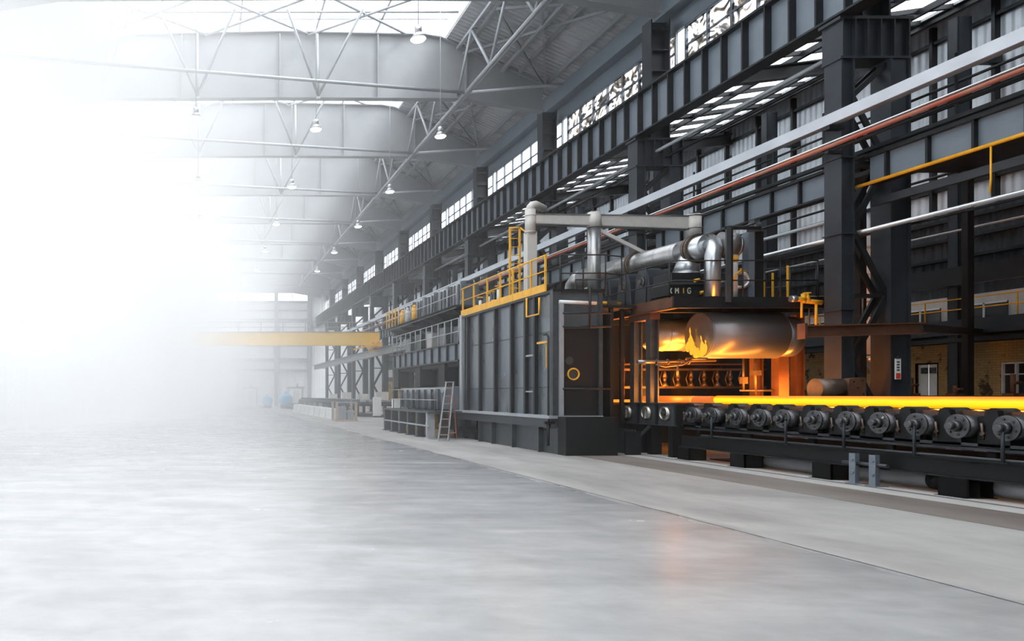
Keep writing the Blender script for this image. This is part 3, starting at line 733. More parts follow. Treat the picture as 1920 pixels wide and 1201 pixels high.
MB().box(X0-.3, X1, Y0-.15, 31.2, 1.06, 1.15).build('ledge', 'lightsteel', t)
MB().box(X0-.22, X1, Y0-.1, 31.1, .78, 1.06).build('ledge_girder', 'mach', t)
b = MB(); b.box(X0-.05, X1+.12, 21.75, 28.3, 0, .82); b.build('plinth', 'mach', t)
MB().box(X0-.06, X1+.13, 21.70, 22.2, 0, 1.12).build('plinth_end', 'black', t)
for y in (23.2, 25.2, 27.0, 28.25): MB().box(X0-.2, X0-.05, y-.03, y+.03, 0, .78).build('plinth_rib', 'mach', t)
for y in (29.3, 30.6): MB().box(X0+.1, X0+.35, y, y+.25, 0, .78).build('leg', 'black', t)
MB().box(X0, X0+.9, 28.5, 31, .3, .4).build('shelf', 'black', t)
# near end face
MB().box(X0+.1, X1, Y0-.06, Y0, 1.15, 3.75).build('end_plate', 'black', t)
MB().box(X0+.2, X1-.05, Y0-.08, Y0-.06, 3.75, 3.82).build('end_flange', 'mach', t)
MB().torus((X0+.46, Y0-.09, 2.39), (0, 1, 0), .165, .025, 20, 8).build('inspection_ring', 'yellow', t)
MB().tube((X0+.46, Y0-.08, 2.39), (X0+.46, Y0-.07, 2.39), .15, 20).build('inspection_hole', 'ink', t)
MB().tube((X0+.34, Y0-.09, 2.79), (X0+.34, Y0-.07, 2.79), .12, 20).build('inspection_hole', 'ink', t)
b = MB(); b.box(X0+.02, X0+.14, Y0-.16, Y0-.04, 1.15, 4.5); b.build('end_stiffener', 'lightsteel', t)
MB().box(X1-.1, X1, Y0-.12, Y0, 1.15, 4.8).build('end_stiffener', 'mach', t)
for z in (1.95, 3.8, 4.2): MB().tube((X0+.1, Y0-.2, z), (X1+.2, Y0-.2, z), .03, 8).build('end_rail', 'dark', t)
MB().tube((X0+.9, Y0-.2, 3.75), (X0+.9, Y0-.2, 4.95), .035, 8).build('end_rail', 'dark', t)
b = MB(); b.path([(X0-.25, Y0+.3, 3.6), (X0-.25, Y0+.1, 3.6), (X0-.25, Y0, 3.5), (X0-.25, Y0, .9), (X0-.3, Y0, .7)], .035, 8); b.build('service_pipe', 'dark', t)
b = MB(); b.tube((X0-.28, Y0-.05, .25), (X0-.28, Y0-.05, .95), .05, 8); b.box(X0-.4, X0-.1, Y0-.1, Y0, .9, .98); b.build('clamp', 'dark', t)
b = MB(); b.box(X0-.19, X0-.16, Y0+.25, Y0+.29, 2.6, 3.3); b.build('gauge_strip', 'yellow', t)
MB().box(X0-.2, X0-.14, Y0+.2, Y0+.9, 3.35, 3.41).build('yellow_bar', 'yellow', t)
MB().tube((X0+.02, Y0-.12, 4.55), (X1-.2, Y0-.12, 4.5), .055, 10).build('white_pipe', 'white', t)
b = MB(); b.path([(X0-.3, Y0+1.4, 4.85), (X0-.3, Y0+1.4, 4.25), (X0-.3, Y0+.5, 4.25), (X0-.3, Y0+.5, 4.75)], .03, 8); b.build('cage_rail', 'yellow', t)
# small panel squares on the wall
b = MB(); b.box(X0-.1, X0-.02, ribY[4]-.0, ribY[5]+.0, 3.0, 3.06); b.box(X0-.1, X0-.02, ribY[5], ribY[4], 1.85, 1.9); b.build('hatch_bar', 'lightsteel', t)

# yellow guard on the furnace roof
t = thing('guard_railing', 'bright yellow guard railing with toe board along the furnace roof edge', 'railing', (10.5, 26, 4.93), 'railings')
MB().box(10.44, 10.47, 22.9, 30.5, 4.95, 5.19).build('toe_board', 'yellow', t)
for z, r in ((6.06, .03), (5.58, .022)): MB().tube((10.46, 22.9, z), (10.46, 30.5, z), r, 8).build('rail', 'yellow', t)
for px in (868, 888.6, 913.8, 938, 961.7, 996, 1022.7):
    y = 10.46*1400/(px-385); y = min(30.5, max(22.9, y)); MB().box(10.43, 10.49, y-.02, y+.02, 4.9, 6.06).build('post', 'yellow', t)
MB().box(10.5, 11.6, 30.5, 30.6, 4.98, 5.14).build('end_bar', 'yellow', t)
t = thing('caged_ladder', 'tall yellow ladder frame standing on the furnace roof beside the white post', 'ladder', (10.7, 26.1, 4.93))
for x in (10.66, 11.0): MB().box(x-.03, x+.03, 26.1, 26.16, 4.95, 7.6).build('side_rail', 'yellow', t)
b = MB()
for k in range(9): b.tube((10.66, 26.13, 5.2+k*.29), (11.0, 26.13, 5.2+k*.29), .015, 6)
b.build('rungs', 'yellow', t)
b = MB(); b.tube((10.62, 26.1, 7.6), (11.04, 26.1, 7.6), .03, 6); b.path([(11.0, 26.1, 7.6), (11.2, 26.0, 7.4), (11.2, 26.0, 6.8)], .03, 6); b.build('hoop', 'yellow', t)
# valve clutter behind the guard
for i, (x, y) in enumerate([(10.9, 29.6), (11.0, 28.7), (10.95, 27.9), (11.2, 27.1), (11.1, 29.2)]):
    t = thing('valve_set', '%s valve set on the furnace roof behind the guard, %s one' % (('yellow and white', 'grey')[i % 2], ORDN[4-i]), 'valve', (x, y, 4.93), 'valve sets on the furnace roof')
    MB().tube((x, y, 4.93), (x, y, 5.5+.1*(i % 3)), .06, 10).build('stem', ('white', 'mach')[i % 2], t)
    MB().tube((x-.25, y, 5.25), (x+.25, y, 5.25), .07, 10).build('body', ('yellow', 'mach')[i % 2], t)
    MB().torus((x, y, 5.62+.1*(i % 3)), (0, 0, 1), .12, .018, 16, 6).build('hand_wheel', 'yellow', t)
    MB().tube((x, y, 5.5+.1*(i % 3)), (x, y, 5.64+.1*(i % 3)), .02, 6).build('spindle', 'mach', t)
b = MB(); b.tube((10.7, 27, 5.02), (10.7, 30.2, 5.02), .07, 10); b.tube((10.9, 27, 5.05), (10.9, 30.2, 5.05), .05, 10); solo(b, 'pipe_pair', 'silver', 'pair of silver pipes lying on the furnace roof behind the toe board', 'pipe', (10.8, 27, 4.95))
# dark rail at the furnace roof near corner
def railing(name, label, pts, zs, h0, h1, m, n, loc, r=.022, grp='railings'):
    t = thing(name, label, 'railing', loc, grp)
    for z in zs: MB().path([(x, y, z) for x, y in pts], r, 6).build('rail', m, t)
    P = [Vector(p) for p in pts]; L_ = [0]
    for a, c in zip(P[:-1], P[1:]): L_.append(L_[-1]+(c-a).length)
    for k in range(n):
        s = L_[-1]*k/(n-1)
        for j in range(len(P)-1):
            if s <= L_[j+1]+1e-6:
                q = P[j].lerp(P[j+1], (s-L_[j])/(L_[j+1]-L_[j])); break
        MB().tube((q.x, q.y, h0), (q.x, q.y, h1), r*1.1, 6).build('post', m, t)
    return t
railing('guard_railing', 'dark pipe railing at the near end of the furnace roof', [(10.6, 22.3), (11.9, 22.3), (12.6, 22.6)], (5.4, 5.95), 4.93, 5.95, 'dark', 4, (10.6, 22.3, 4.93))

# white exhaust duct frame
t = thing('exhaust_duct', 'pale exhaust duct gantry of post, long beam and round end above the furnace', 'duct', (10.85, 24.9, 4.93))
MB().box(10.72, 11.04, 24.85, 25.15, 4.93, 7.2).build('post', 'cream', t)
b = MB(); b.cone((10.86, 24.95, 7.15), (10.86, 24.95, 7.95), .17, .17, 18); b.torus((10.86, 24.95, 7.2), (0, 0, 1), .17, .02, 18, 6); b.torus((10.86, 24.95, 7.75), (0, 0, 1), .17, .02, 18, 6); b.build('round_post_top', 'cream', t)
MB().path([(10.86, 24.95, 7.9), (10.86, 24.95, 8.03), (10.92, 24.95, 8.1), (11.02, 24.95, 8.12), (11.5, 25.4, 8.1)], .13, 14).build('top_elbow', 'cream', t)
b = MB(); b.beam((11.0, 24.95, 7.62), (16.15, 24.95, 7.50), .2, .30, (0, 0, 1), .2, .42); b.build('beam', 'cream', t)
b = MB(); b.beam((11.0, 24.95, 7.78), (16.15, 24.95, 7.72), .26, .03); b.beam((11.0, 24.95, 7.46), (16.15, 24.95, 7.28), .26, .03); b.build('beam_flange', 'tarnish', t)
b = MB(); b.cone((12.98, 24.93, 7.35), (12.98, 24.93, 7.85), .24, .2, 18); b.build('node', 'cream', t)
b = MB(); b.cone((16.3, 24.93, 7.0), (16.3, 24.93, 7.78), .23, .23, 20); b.build('round_end', 'cream', t)
b = MB(); b.torus((16.3, 24.93, 7.32), (0, 0, 1), .24, .02, 20, 6); b.torus((16.3, 24.93, 7.74), (0, 0, 1), .24, .02, 20, 6); b.build('end_band', 'tarnish', t)
MB().tube((16.3, 24.93, 5.8), (16.3, 24.93, 7.02), .19, 18).build('end_pipe', 'silver', t)
MB().tube((12.98, 24.93, 4.6), (12.98, 24.93, 7.4), .205, 20).build('down_pipe', 'tarnish', t)
MB().beam((12.85, 24.9, 7.4), (14.6, 24.7, 6.42), .1, .11).build('diagonal_brace', 'cream', t)

# ============================================================ PLATFORM, DUCT AND HOUSINGS OVER THE MOUTH
t = thing('mouth_platform', 'rust brown steel platform projecting over the furnace mouth', 'platform', (15, 22, 4.25))
MB().box(13.1, 18.0, 20.85, 28.6, 4.44, 4.5).build('deck', 'dark', t)
MB().box(13.06, 13.12, 20.85, 28.6, 4.20, 4.52).build('side_fascia', 'rust', t)  # rust, its brown also standing in for firelight on this side
MB().box(13.0, 13.2, 20.8, 28.6, 4.18, 4.21).build('side_fascia_flange', 'rust', t)
MB().box(13.06, 18.0, 20.8, 20.86, 4.22, 4.50).build('front_fascia', 'dark', t)
MB().box(13.0, 18.0, 20.74, 20.92, 4.19, 4.22).build('front_fascia_flange', 'dark', t)
for y in (20.87, 22.9): MB().box(13.02, 13.08, y-.04, y+.04, 4.2, 4.5).build('stiffener', 'rust', t)
MB().box(11.9, 13.05, 22.6, 28.6, 4.40, 4.48).build('link_deck', 'dark', t)
b = MB()
for y in (22, 24, 26): b.box(13.2, 17.9, y, y+.15, 4.2, 4.44)
b.build('joists', 'black', t)
for y in (22.02, 22.85):
    b = MB(); b.box(13.12, 13.16, y, y+.22, 1.52, 4.2); b.box(13.34, 13.38, y, y+.22, 1.52, 4.2); b.box(13.16, 13.34, y+.09, y+.12, 1.52, 4.2); b.build('front_post', 'mach', t)
MB().box(13.1, 13.4, 22.0, 23.1, 4.0, 4.2).build('post_head', 'rust', t)
for x in (16.65, 17.9):
    b = MB(); b.box(x, x+.03, 22.6, 22.85, 0, 4.2); b.box(x+.21, x+.24, 22.6, 22.85, 0, 4.2); b.box(x+.03, x+.21, 22.7, 22.73, 0, 4.2); b.build('rear_post', 'rust', t)
for x in (17.4,): MB().box(x, x+.2, 24, 24.2, 0, 4.4).build('rear_post', 'black', t)
MB().box(12.75, 12.85, 22.9, 23.0, 0, 4.4).build('front_post', 'black', t)
MB().box(12.2, 12.3, 22.5, 22.6, 0, 4.4).build('front_post', 'black', t)
railing('guard_railing', 'dark pipe railing round the edge of the platform over the furnace mouth', [(12.0, 24.2), (12.95, 24.2), (12.98, 22.7), (13.05, 20.75), (14.8, 20.72), (17.0, 20.72)], (4.95, 5.5), 4.5, 5.5, 'dark', 9, (13.1, 21, 4.5), .02)
railing('guard_railing', 'thin rusty railing right of the large drum under the platform level', [(16.9, 20.9), (18.9, 20.9)], (3.98, 4.52), 3.6, 4.52, 'brown', 5, (16.9, 20.9, 3.6))
railing('guard_railing', 'dark railing with yellow lit posts behind the black post on the platform', [(16.1, 22.5), (18.2, 21.3)], (4.95, 5.5), 4.5, 5.5, 'dark', 5, (16.1, 22.5, 4.5))
for i, (x, y, z) in enumerate([(15.95, 21.3, 5.0), (16.2, 21.3, 5.25), (16.55, 21.2, 5.45)]):
    b = MB(); b.box(x-.02, x+.02, y, y+.04, 4.5, z); b.box(x-.04, x+.04, y-.01, y+.05, 4.5, 4.55); solo(b, 'yellow_stake', 'yellow', 'upright yellow stake on the platform right of the black post, %s one' % ('shortest', 'middle', 'tallest')[i], 'stake', (x, y, 4.5), 'yellow stakes on the platform')
# big silver duct
t = thing('large_duct', 'fat silver duct pipe sloping away over the platform with flanges and elbow', 'duct', (14.4, 25, 5.2))
P0, P1 = Vector((14.4, 20.95, 6.02)), Vector((14.4, 28.6, 6.2))
L_ = lambda s: P0.lerp(P1, s)
MB().tube(L_(.05), L_(.20), .35, 28).build('pipe', 'silver', t)
MB().tube(L_(.20), L_(.97), .35, 28).build('pipe', 'tarnish', t)
for s in (.105, .50): b = MB(); b.tube(L_(s), L_(s+.012), .43, 28); b.tube(L_(s+.018), L_(s+.03), .43, 28); b.build('flange', 'brown', t)
for s in (.22, .33, .42, .62, .8): MB().torus(L_(s), (0, 1, 0), .352, .01, 28, 6).build('weld_ring', 'tarnish', t)
b = MB(); b.path([(14.4, 28.4, 6.2), (14.4, 28.8, 6.17), (14.4, 29.1, 6.0), (14.4, 29.2, 5.7), (14.4, 29.2, 5.0)], .35, 24); b.build('far_elbow', 'tarnish', t)
b = MB(); b.path([(14.4, 21.4, 6.03), (14.4, 21.1, 6.02), (14.32, 20.99, 5.88), (14.25, 20.97, 5.7), (14.23, 20.97, 4.52)], .20, 22); b.build('near_elbow', 'silver', t)
b = MB(); b.tube((14.55, 21.15, 6.02), (14.95, 21.1, 5.98), .36, 26); b.tube((14.95, 21.1, 5.98), (15.02, 21.1, 5.98), .30, 26); b.build('end_drum', 'tarnish', t)
b = MB(); b.cone((14.35, 22.1, 5.95), (14.2, 22.1, 5.3), .24, .36, 20); b.build('tee_branch', 'silver', t)
b = MB(); b.tube((14.2, 22.1, 5.36), (14.2, 22.1, 5.28), .40, 20); b.build('tee_flange', 'silver', t)
MB().tube((14.85, 21.0, 4.5), (14.85, 21.0, 5.75), .11, 14).build('drain_pipe', 'cream', t)
MB().tube((14.85, 21.0, 5.5), (14.85, 21.0, 5.68), .12, 14).build('drain_band', 'yellow', t)
# pillow housings
hp = None
for i, y in enumerate((22.75, 23.75, 24.9)):
    lab = 'round-topped grey bearing housing on the platform under the silver duct, %s one' % ORDN[i]
    if not hp:
        hp = t = thing('bearing_housing', lab, 'housing', (13.45, y, 4.5), 'round-topped bearing housings')
        prof = [(y-.42, 4.5)]+[(y-.34*math.cos(a), 5.2+.42*math.sin(a)) for a in [PI*k/12 for k in range(13)]]+[(y+.42, 4.5)]
        b = MB(); b.prism([(p[0], p[1]) for p in prof], 'x', 13.3, 13.8); b.build('body', 'col', t, .02)
        MB().tube((13.24, y, 5.18), (13.3, y, 5.18), .17, 18).build('cover', 'roller', t)
        MB().tube((13.8, y, 5.18), (14.2, y, 5.18), .26, 18).build('drum', 'roller', t)
        MB().tube((13.2, y, 5.18), (13.24, y, 5.18), .07, 12).build('hub', 'brown', t)
        b = MB()
        for k in range(5): a = 2*PI*k/5; b.tube((13.22, y+.13*math.cos(a), 5.18+.13*math.sin(a)), (13.25, y+.13*math.cos(a), 5.18+.13*math.sin(a)), .02, 6)
        b.build('bolts', 'dark', t)
    else: dup(hp, (13.45, y, 4.5), lab)
# lettered box
t = thing('gearbox', 'dark chamfered gearbox showing pale letters on the platform below the duct tee', 'gearbox', (13.8, 21.6, 4.5))
p = [(13.28, 4.62), (13.28, 4.95), (13.36, 5.0), (13.36, 5.28), (14.20, 5.28), (14.25, 5.0), (14.30, 4.95), (14.30, 4.62), (14.10, 4.56), (13.50, 4.56)]
b = MB(); b.prism(p, 'y', 21.4, 22.3); b.build('body', 'dark', t, .02)
b = MB(); b.box(13.26, 14.35, 21.36, 22.3, 4.5, 4.58); b.build('base', 'black', t)
b = MB(); b.box(13.24, 14.32, 21.34, 21.4, 4.93, 4.99); b.build('lip', 'mach', t)
def letter(parent, ch, x, z, h, y, m='pallet'):
    b = MB(); w = h*.55; s = h*.16
    seg = {'M': [((0, 0), (0, 1)), ((0, 1), (.5, .4)), ((.5, .4), (1, 1)), ((1, 1), (1, 0))], 'I': [((.5, 0), (.5, 1))],
           'G': [((1, .85), (.7, 1)), ((.7, 1), (.3, 1)), ((.3, 1), (0, .7)), ((0, .7), (0, .3)), ((0, .3), (.3, 0)), ((.3, 0), (.8, 0)), ((.8, 0), (1, .2)), ((1, .2), (1, .5)), ((1, .5), (.6, .5))],
           '(': [((.8, 1), (.4, .7)), ((.4, .7), (.4, .3)), ((.4, .3), (.8, 0))], 'c': [((.8, .4), (.4, .3)), ((.4, .3), (.5, .05))]}[ch]
    for (a, c), (d, e) in seg:
        b.beam((x+a*w, y, z+c*h), (x+d*w, y, z+e*h), s, .012, (0, 1, 0))
    b.build('letter', m, parent)
for ch, x, m_ in (('(', 13.30, 'pallet'), ('M', 13.47, 'pallet'), ('I', 13.66, 'yellow'), ('G', 13.82, 'pallet'), ('c', 14.00, 'mach')): letter(t, ch, x, 4.68, .15, 21.392, m_)
for x, z in ((13.95, 5.02), (14.12, 4.68)): MB().cone((x, 21.3, z), (x+.14, 21.28, z+.05), .05, .03, 8).build('fitting', 'yellow', t)
# black post, thin post, arm
t = thing('platform_mast', 'tall boxy grey-black mast on the platform with a rounded cap', 'mast', (15.5, 21.1, 4.5))
MB().box(15.28, 15.7, 21.0, 21.25, 4.5, 6.35).build('shaft', 'web', t)
MB().box(15.45, 15.68, 20.97, 21.0, 4.5, 6.35).build('shade_strip', 'black', t)  # black strip paints the mast's camera-side face in shade
b = MB(); b.cone((15.52, 21.1, 6.35), (15.52, 21.1, 6.62), .19, .16, 14); b.box(15.44, 15.6, 21.0, 21.2, 6.6, 6.7); b.build('cap', 'mach', t)
b = MB(); b.path([(14.5, 20.95, 6.42), (14.7, 20.95, 6.5), (15.1, 20.95, 6.48), (15.45, 20.98, 6.6)], .03, 8); b.build('arm', 'mach', t)
t = thing('slim_post', 'slim grey upright post on the platform edge before the duct elbow', 'post', (14.52, 20.82, 4.5))
MB().box(14.44, 14.56, 20.68, 20.74, 4.35, 6.42).build('face', 'mach', t)
MB().box(14.56, 14.62, 20.68, 20.80, 4.35, 6.42).build('side', 'black', t)
MB().box(14.42, 15.4, 20.7, 20.76, 6.36, 6.44).build('head_bar', 'black', t)
t = thing('ring_flange', 'round bright steel ring flange facing forward on the platform', 'flange', (14.95, 20.95, 4.5))
MB().torus((15.0, 20.92, 4.98), (-.25, -1, 0), .2, .045, 28, 10).build('ring', 'silver', t)
b = MB(); b.cone((15.0, 20.95, 4.98), (15.12, 21.35, 4.98), .2, .2, 24); b.build('barrel', 'tarnish', t)
MB().tube((15.0, 20.93, 4.98), (15.0, 20.945, 4.98), .17, 24).build('opening', 'ink', t)
MB().box(14.85, 15.25, 21.0, 21.3, 4.5, 4.85).build('stand', 'mach', t)
b = MB(); b.path([(14.78, 20.9, 4.95), (14.85, 20.9, 5.15), (15.0, 20.9, 5.26), (15.15, 20.9, 5.2)], .03, 8); b.box(14.97, 15.03, 20.88, 20.92, 5.2, 5.32); b.build('yellow_clip', 'yellow', t)
# yellow valve cluster
t = thing('valve_cluster', 'bright yellow valve cluster at the right end of the platform edge', 'valve', (16.7, 20.6, 4.0))
b = MB(); b.tube((16.25, 20.6, 4.42), (16.55, 20.6, 4.40), .07, 12); b.tube((16.5, 20.6, 4.3), (16.5, 20.6, 4.56), .06, 12); b.build('left_valve', 'yellow', t)
b = MB(); b.tube((16.55, 20.6, 4.36), (17.0, 20.6, 4.32), .065, 12); b.cone((16.6, 20.6, 4.36), (16.6, 20.6, 4.56), .09, .04, 12); b.torus((16.6, 20.6, 4.58), (0, 0, 1), .09, .015, 14, 6); b.build('right_valve', 'yellow', t)
b = MB(); b.tube((16.45, 20.6, 3.9), (16.45, 20.6, 4.35), .03, 8); b.tube((16.85, 20.6, 3.7), (16.85, 20.6, 4.3), .035, 8); b.build('down_pipes', 'yellow', t)
MB().tube((16.15, 20.6, 4.42), (16.3, 20.6, 4.42), .09, 12).build('flange', 'silver', t)
# small yellow wheel at left of the duct, near the furnace top
t = thing('pipe_run', 'low yellow and brown pipe run on the deck left of the bearing housings', 'valve', (12.6, 23.4, 4.5))
MB().tube((12.1, 23.2, 4.62), (13.0, 23.4, 4.62), .06, 10).build('pipe', 'yellow', t)
MB().box(12.5, 12.8, 23.2, 23.5, 4.5, 4.7).build('block', 'brown', t)

# ============================================================ DRUMS AND FURNACE MOUTH
t = thing('large_drum', 'large brushed steel drum lying crosswise under the platform, lit orange below', 'drum', (15.4, 21.6, 2.8))
MB().tube((14.36, 21.7, 3.50), (16.55, 21.7, 3.50), .67, 48).build('shell', 'drum', t)
MB().tube((16.5, 21.7, 3.46), (17.0, 21.7, 3.46), .58, 48).build('end_section', 'tarnish', t)
for x in (14.37, 16.54): MB().torus((x, 21.7, 3.5), (1, 0, 0), .66, .015, 48, 8).build('rim', 'drum', t)
MB().tube((14.345, 21.7, 3.5), (14.36, 21.7, 3.5), .64, 48).build('end_plate', 'tarnish', t)
for x in (14.9, 16.1): MB().box(x, x+.2, 21.55, 21.85, 4.1, 4.44).build('hanger', 'dark', t)
t = thing('glow_tongues', 'added glowing orange tongues in front of the round end of the large drum', 'orange_glow', (14.22, 21.5, 2.8))  # glowing tongues and pipe added where the drum end shows orange
random.seed(3)
for dy, z0, h, r in ((-.30, 2.92, .42, .07), (-.18, 2.86, .62, .06), (.0, 2.84, .30, .08), (.14, 2.86, .48, .06), (.30, 2.95, .80, .06), (.42, 3.05, .40, .05)):
    b = MB(); pr = None; ph = random.uniform(0, 6)
    for k in range(9):
        q = k/8; rr = r*(math.sin(PI*min(1, q*1.15+.12))**.8 if q < .8 else (1-q)/.2*.45)+.004
        c = Vector((14.24+.02*math.sin(ph+5*q), 21.6+dy+.07*math.sin(ph+4.5*q), z0+h*q))
        if pr is not None: b.cone(pr[0], c, pr[1], rr, 10, k in (1, 8))
        pr = (c, rr)
    b.build('tongue', 'orange_glow', t)
b = MB(); b.tube((14.24, 21.2, 2.8), (14.24, 22.1, 2.84), .035, 10); b.build('tongue_pipe', 'brown', t)
t = thing('small_drum', 'smaller steel drum glowing orange behind the upright posts', 'drum', (14.9, 23.6, 3))
MB().tube((14.12, 23.7, 3.66), (16.1, 23.7, 3.66), .50, 40).build('shell', 'tarnish', t)
b = MB(); b.cone((13.86, 23.7, 3.66), (14.12, 23.7, 3.66), .30, .50, 40); b.build('end_dome', 'silver', t)
b = MB(); b.torus((14.5, 23.7, 3.66), (1, 0, 0), .505, .012, 40, 6); b.torus((15.2, 23.7, 3.66), (1, 0, 0), .505, .012, 40, 6); b.build('band', 'tarnish', t)
MB().box(14.8, 15.0, 23.6, 23.8, 4.1, 4.44).build('hanger', 'dark', t)
t = thing('furnace_mouth', 'dark furnace opening with glowing orange fire bed behind the posts', 'furnace', (14.6, 27, 0))
MB().box(12.0, 21.4, 27.6, 28.0, 0, 4.4).build('back_wall', 'black', t)
MB().box(12.9, 13.0, 23.9, 27.6, 0, 4.4).build('side_wall', 'black', t)

MB().box(13.4, 19.5, 25.0, 27.6, 1.45, 1.52).build('hearth', 'rust', t)
b = MB(); b.box(13.7, 16.6, 24.0, 26.5, 1.52, 1.60); b.build('fire_bed', 'coal', t)
t = thing('spindle_bank', 'row of orange-lit spindles between two bars inside the furnace mouth', 'spindle bank', (16.8, 25.2, 1.8))
for z in (2.62, 2.02): MB().beam((14.0, 25.2, z), (18.9, 25.2, z), .12, .07).build('bar', 'brown', t)
MB().beam((14.0, 25.25, 2.8), (18.9, 25.25, 2.8), .1, .05).build('bar', 'rust', t)
for k in range(10):
    x = 14.6+k*.44
    b = MB(); b.cone((x, 25.15, 2.05), (x, 25.15, 2.22), .11, .035, 10); b.cone((x, 25.15, 2.22), (x, 25.15, 2.36), .035, .07, 10); b.cone((x, 25.15, 2.36), (x, 25.15, 2.6), .07, .025, 10)
    b.path([(x-.12, 25.1, 2.56), (x-.2, 25.1, 2.3), (x-.13, 25.1, 2.08)], .018, 6)
    b.build('spindle', 'brown', t)
for x in (14.1, 18.8): MB().box(x-.05, x+.05, 25.2, 25.3, 1.52, 3.0).build('upright', 'rust', t)
for x in (15.0, 16.2, 17.4): MB().box(x, x+.5, 25.6, 26.0, 1.6, 3.2).build('burner_block', 'black', t)
t = thing('cross_pipe', 'horizontal heat-stained pipe with clamps across the two upright posts', 'pipe', (13.8, 21.9, 2.7))
MB().tube((12.75, 21.95, 2.74), (15.0, 21.95, 2.78), .04, 10).build('pipe', 'brown', t)
MB().tube((12.7, 21.95, 2.74), (13.2, 21.95, 2.74), .06, 10).build('sleeve', 'tarnish', t)
b = MB(); b.path([(13.2, 21.9, 2.66), (13.5, 21.9, 2.6), (14.0, 21.9, 2.66), (14.2, 21.9, 2.78)], .03, 8); b.tube((13.85, 21.9, 2.35), (13.85, 21.9, 2.66), .03, 8)
for x in (13.25, 13.6, 13.95, 14.2): b.torus((x, 21.95, 2.75), (1, 0, .2), .07, .015, 12, 6)
b.build('clamps', 'brown', t)
t = thing('hook_rig', 'small orange-lit rods and blocks hanging right of the mouth', 'rig', (16.4, 22.0, 2.0))
b = MB(); b.tube((16.0, 22.2, 1.9), (16.0, 22.2, 2.9), .03, 8); b.tube((16.35, 22.2, 1.8), (16.35, 22.2, 3.0), .04, 8); b.box(15.95, 16.1, 22.15, 22.3, 2.1, 2.3); b.box(16.25, 16.5, 22.15, 22.3, 2.35, 2.5); b.tube((15.9, 22.2, 2.9), (16.9, 22.2, 2.9), .04, 8); b.tube((15.9, 22.2, 1.9), (16.9, 22.2, 1.9), .03, 8)
b.build('rods', 'brown', t); MB().box(16.9, 17.2, 22.0, 22.3, 0, 3.1).build('frame', 'rust', t)
# rust beam leading right
t = thing('rust_beam', 'long rust brown beam passing in front of the nearest lattice column legs', 'beam', (17, 19.3, 3.3))
MB().ibeam((15.5, 19.35, 3.42), (18.6, 19.35, 3.50), .2, .30, .035).build('girder', 'rust', t)
MB().box(15.44, 15.5, 19.22, 19.48, 3.22, 3.62).build('end_bracket', 'rust', t)
MB().beam((18.5, 19.35, 3.5), (26.9, 25.6, 3.9), .12, .2).build('tail_beam', 'dark', t)
# small motor tank beside the bar
t = thing('motor_tank', 'small round-bodied motor with pinkish flange box behind the glowing bar', 'motor', (15.6, 18.5, 1.3))
MB().tube((15.1, 18.5, 1.93), (15.75, 18.5, 1.93), .25, 28).build('barrel', 'brown', t)
b = MB(); b.prism([(15.75, 1.7), (15.7, 1.93), (15.75, 2.17), (16.15, 2.2), (16.15, 1.68)], 'y', 18.25, 18.7); b.build('flange_box', 'rust', t)
b = MB()
for x, z in ((15.85, 2.1), (16.05, 2.12), (15.95, 1.95), (16.08, 1.8)): b.tube((x, 18.23, z), (x, 18.25, z), .02, 8)
b.build('bolts', 'dark', t)
MB().box(15.35, 16.1, 18.2, 18.8, 0, 1.7).build('stand', 'black', t)

# ============================================================ HOT BAR AND ROLLER CONVEYOR
b = MB(); b.tube((14.2, 4.5, 1.635), (14.2, 20.7, 1.635), .115, 24); hb = solo(b, 'hot_bar', 'hot', 'long glowing yellow-orange hot steel bar lying on the rollers', 'steel bar', (14.2, 4.5, 1.52))
b = MB(); b.tube((14.15, 20.8, 1.64), (14.15, 24.4, 1.64), .10, 20); solo(b, 'hot_bar', 'warm', 'dimmer orange bar end inside the furnace mouth, behind the bright one', 'steel bar', (14.15, 20.8, 1.54))
RY = [11.38, 12.18, 12.98, 13.73, 14.49, 15.23, 16.04, 16.92, 17.63, 18.4, 19.33, 20.09]
BY = [21.18, 22.07, 23.07]
t = cv = thing('roller_conveyor', 'long black steel roller conveyor frame under the glowing bar', 'conveyor', (14.2, 12, 0))
MB().box(13.42, 13.50, 6, 20.75, .86, 1.42).build('side_plate', 'dark', t)
MB().box(15.0, 15.08, 6, 20.75, .86, 1.5).build('side_plate', 'dark', t)
MB().box(13.45, 13.60, 6, 20.75, 1.42, 1.50).build('guide_bar', 'rust', t)
MB().box(13.42, 13.44, 6, 20.75, 1.28, 1.44).build('guide_plate', 'brown', t)
MB().box(13.3, 13.52, 6, 20.75, .82, .87).build('side_plate_flange', 'mach', t)
for y in RY:                                   # bearing blocks between the roller ends
    yy = y+.40
    b = MB(); b.prism([(yy-.30, .88), (yy-.30, 1.40), (yy-.12, 1.42), (yy-.09, 1.52), (yy, 1.56), (yy+.09, 1.52), (yy+.12, 1.42), (yy+.22, 1.40), (yy+.22, .88)], 'x', 13.24, 13.34)
    b.build('bearing_plate', 'black', t)
    b = MB(); b.prism([(yy-.02+.11*math.cos(a), 1.45+.11*math.sin(a)) for a in [PI*k/8 for k in range(9)]], 'x', 13.34, 13.62); b.build('bearing_lug', 'roller', t)
    b = MB(); b.tube((13.2, yy+.12, 1.12), (13.24, yy+.12, 1.12), .035, 8); b.tube((13.2, yy+.12, 1.3), (13.24, yy+.12, 1.02), .02, 6); b.build('bolt', 'brown', t)
b = MB(); b.box(13.24, 13.30, 6, 20.75, .90, .95); b.build('front_rail', 'mach', t)
MB().tube((13.02, 6, .715), (13.02, 19.6, .715), .022, 8).build('front_pipe', 'mach', t)
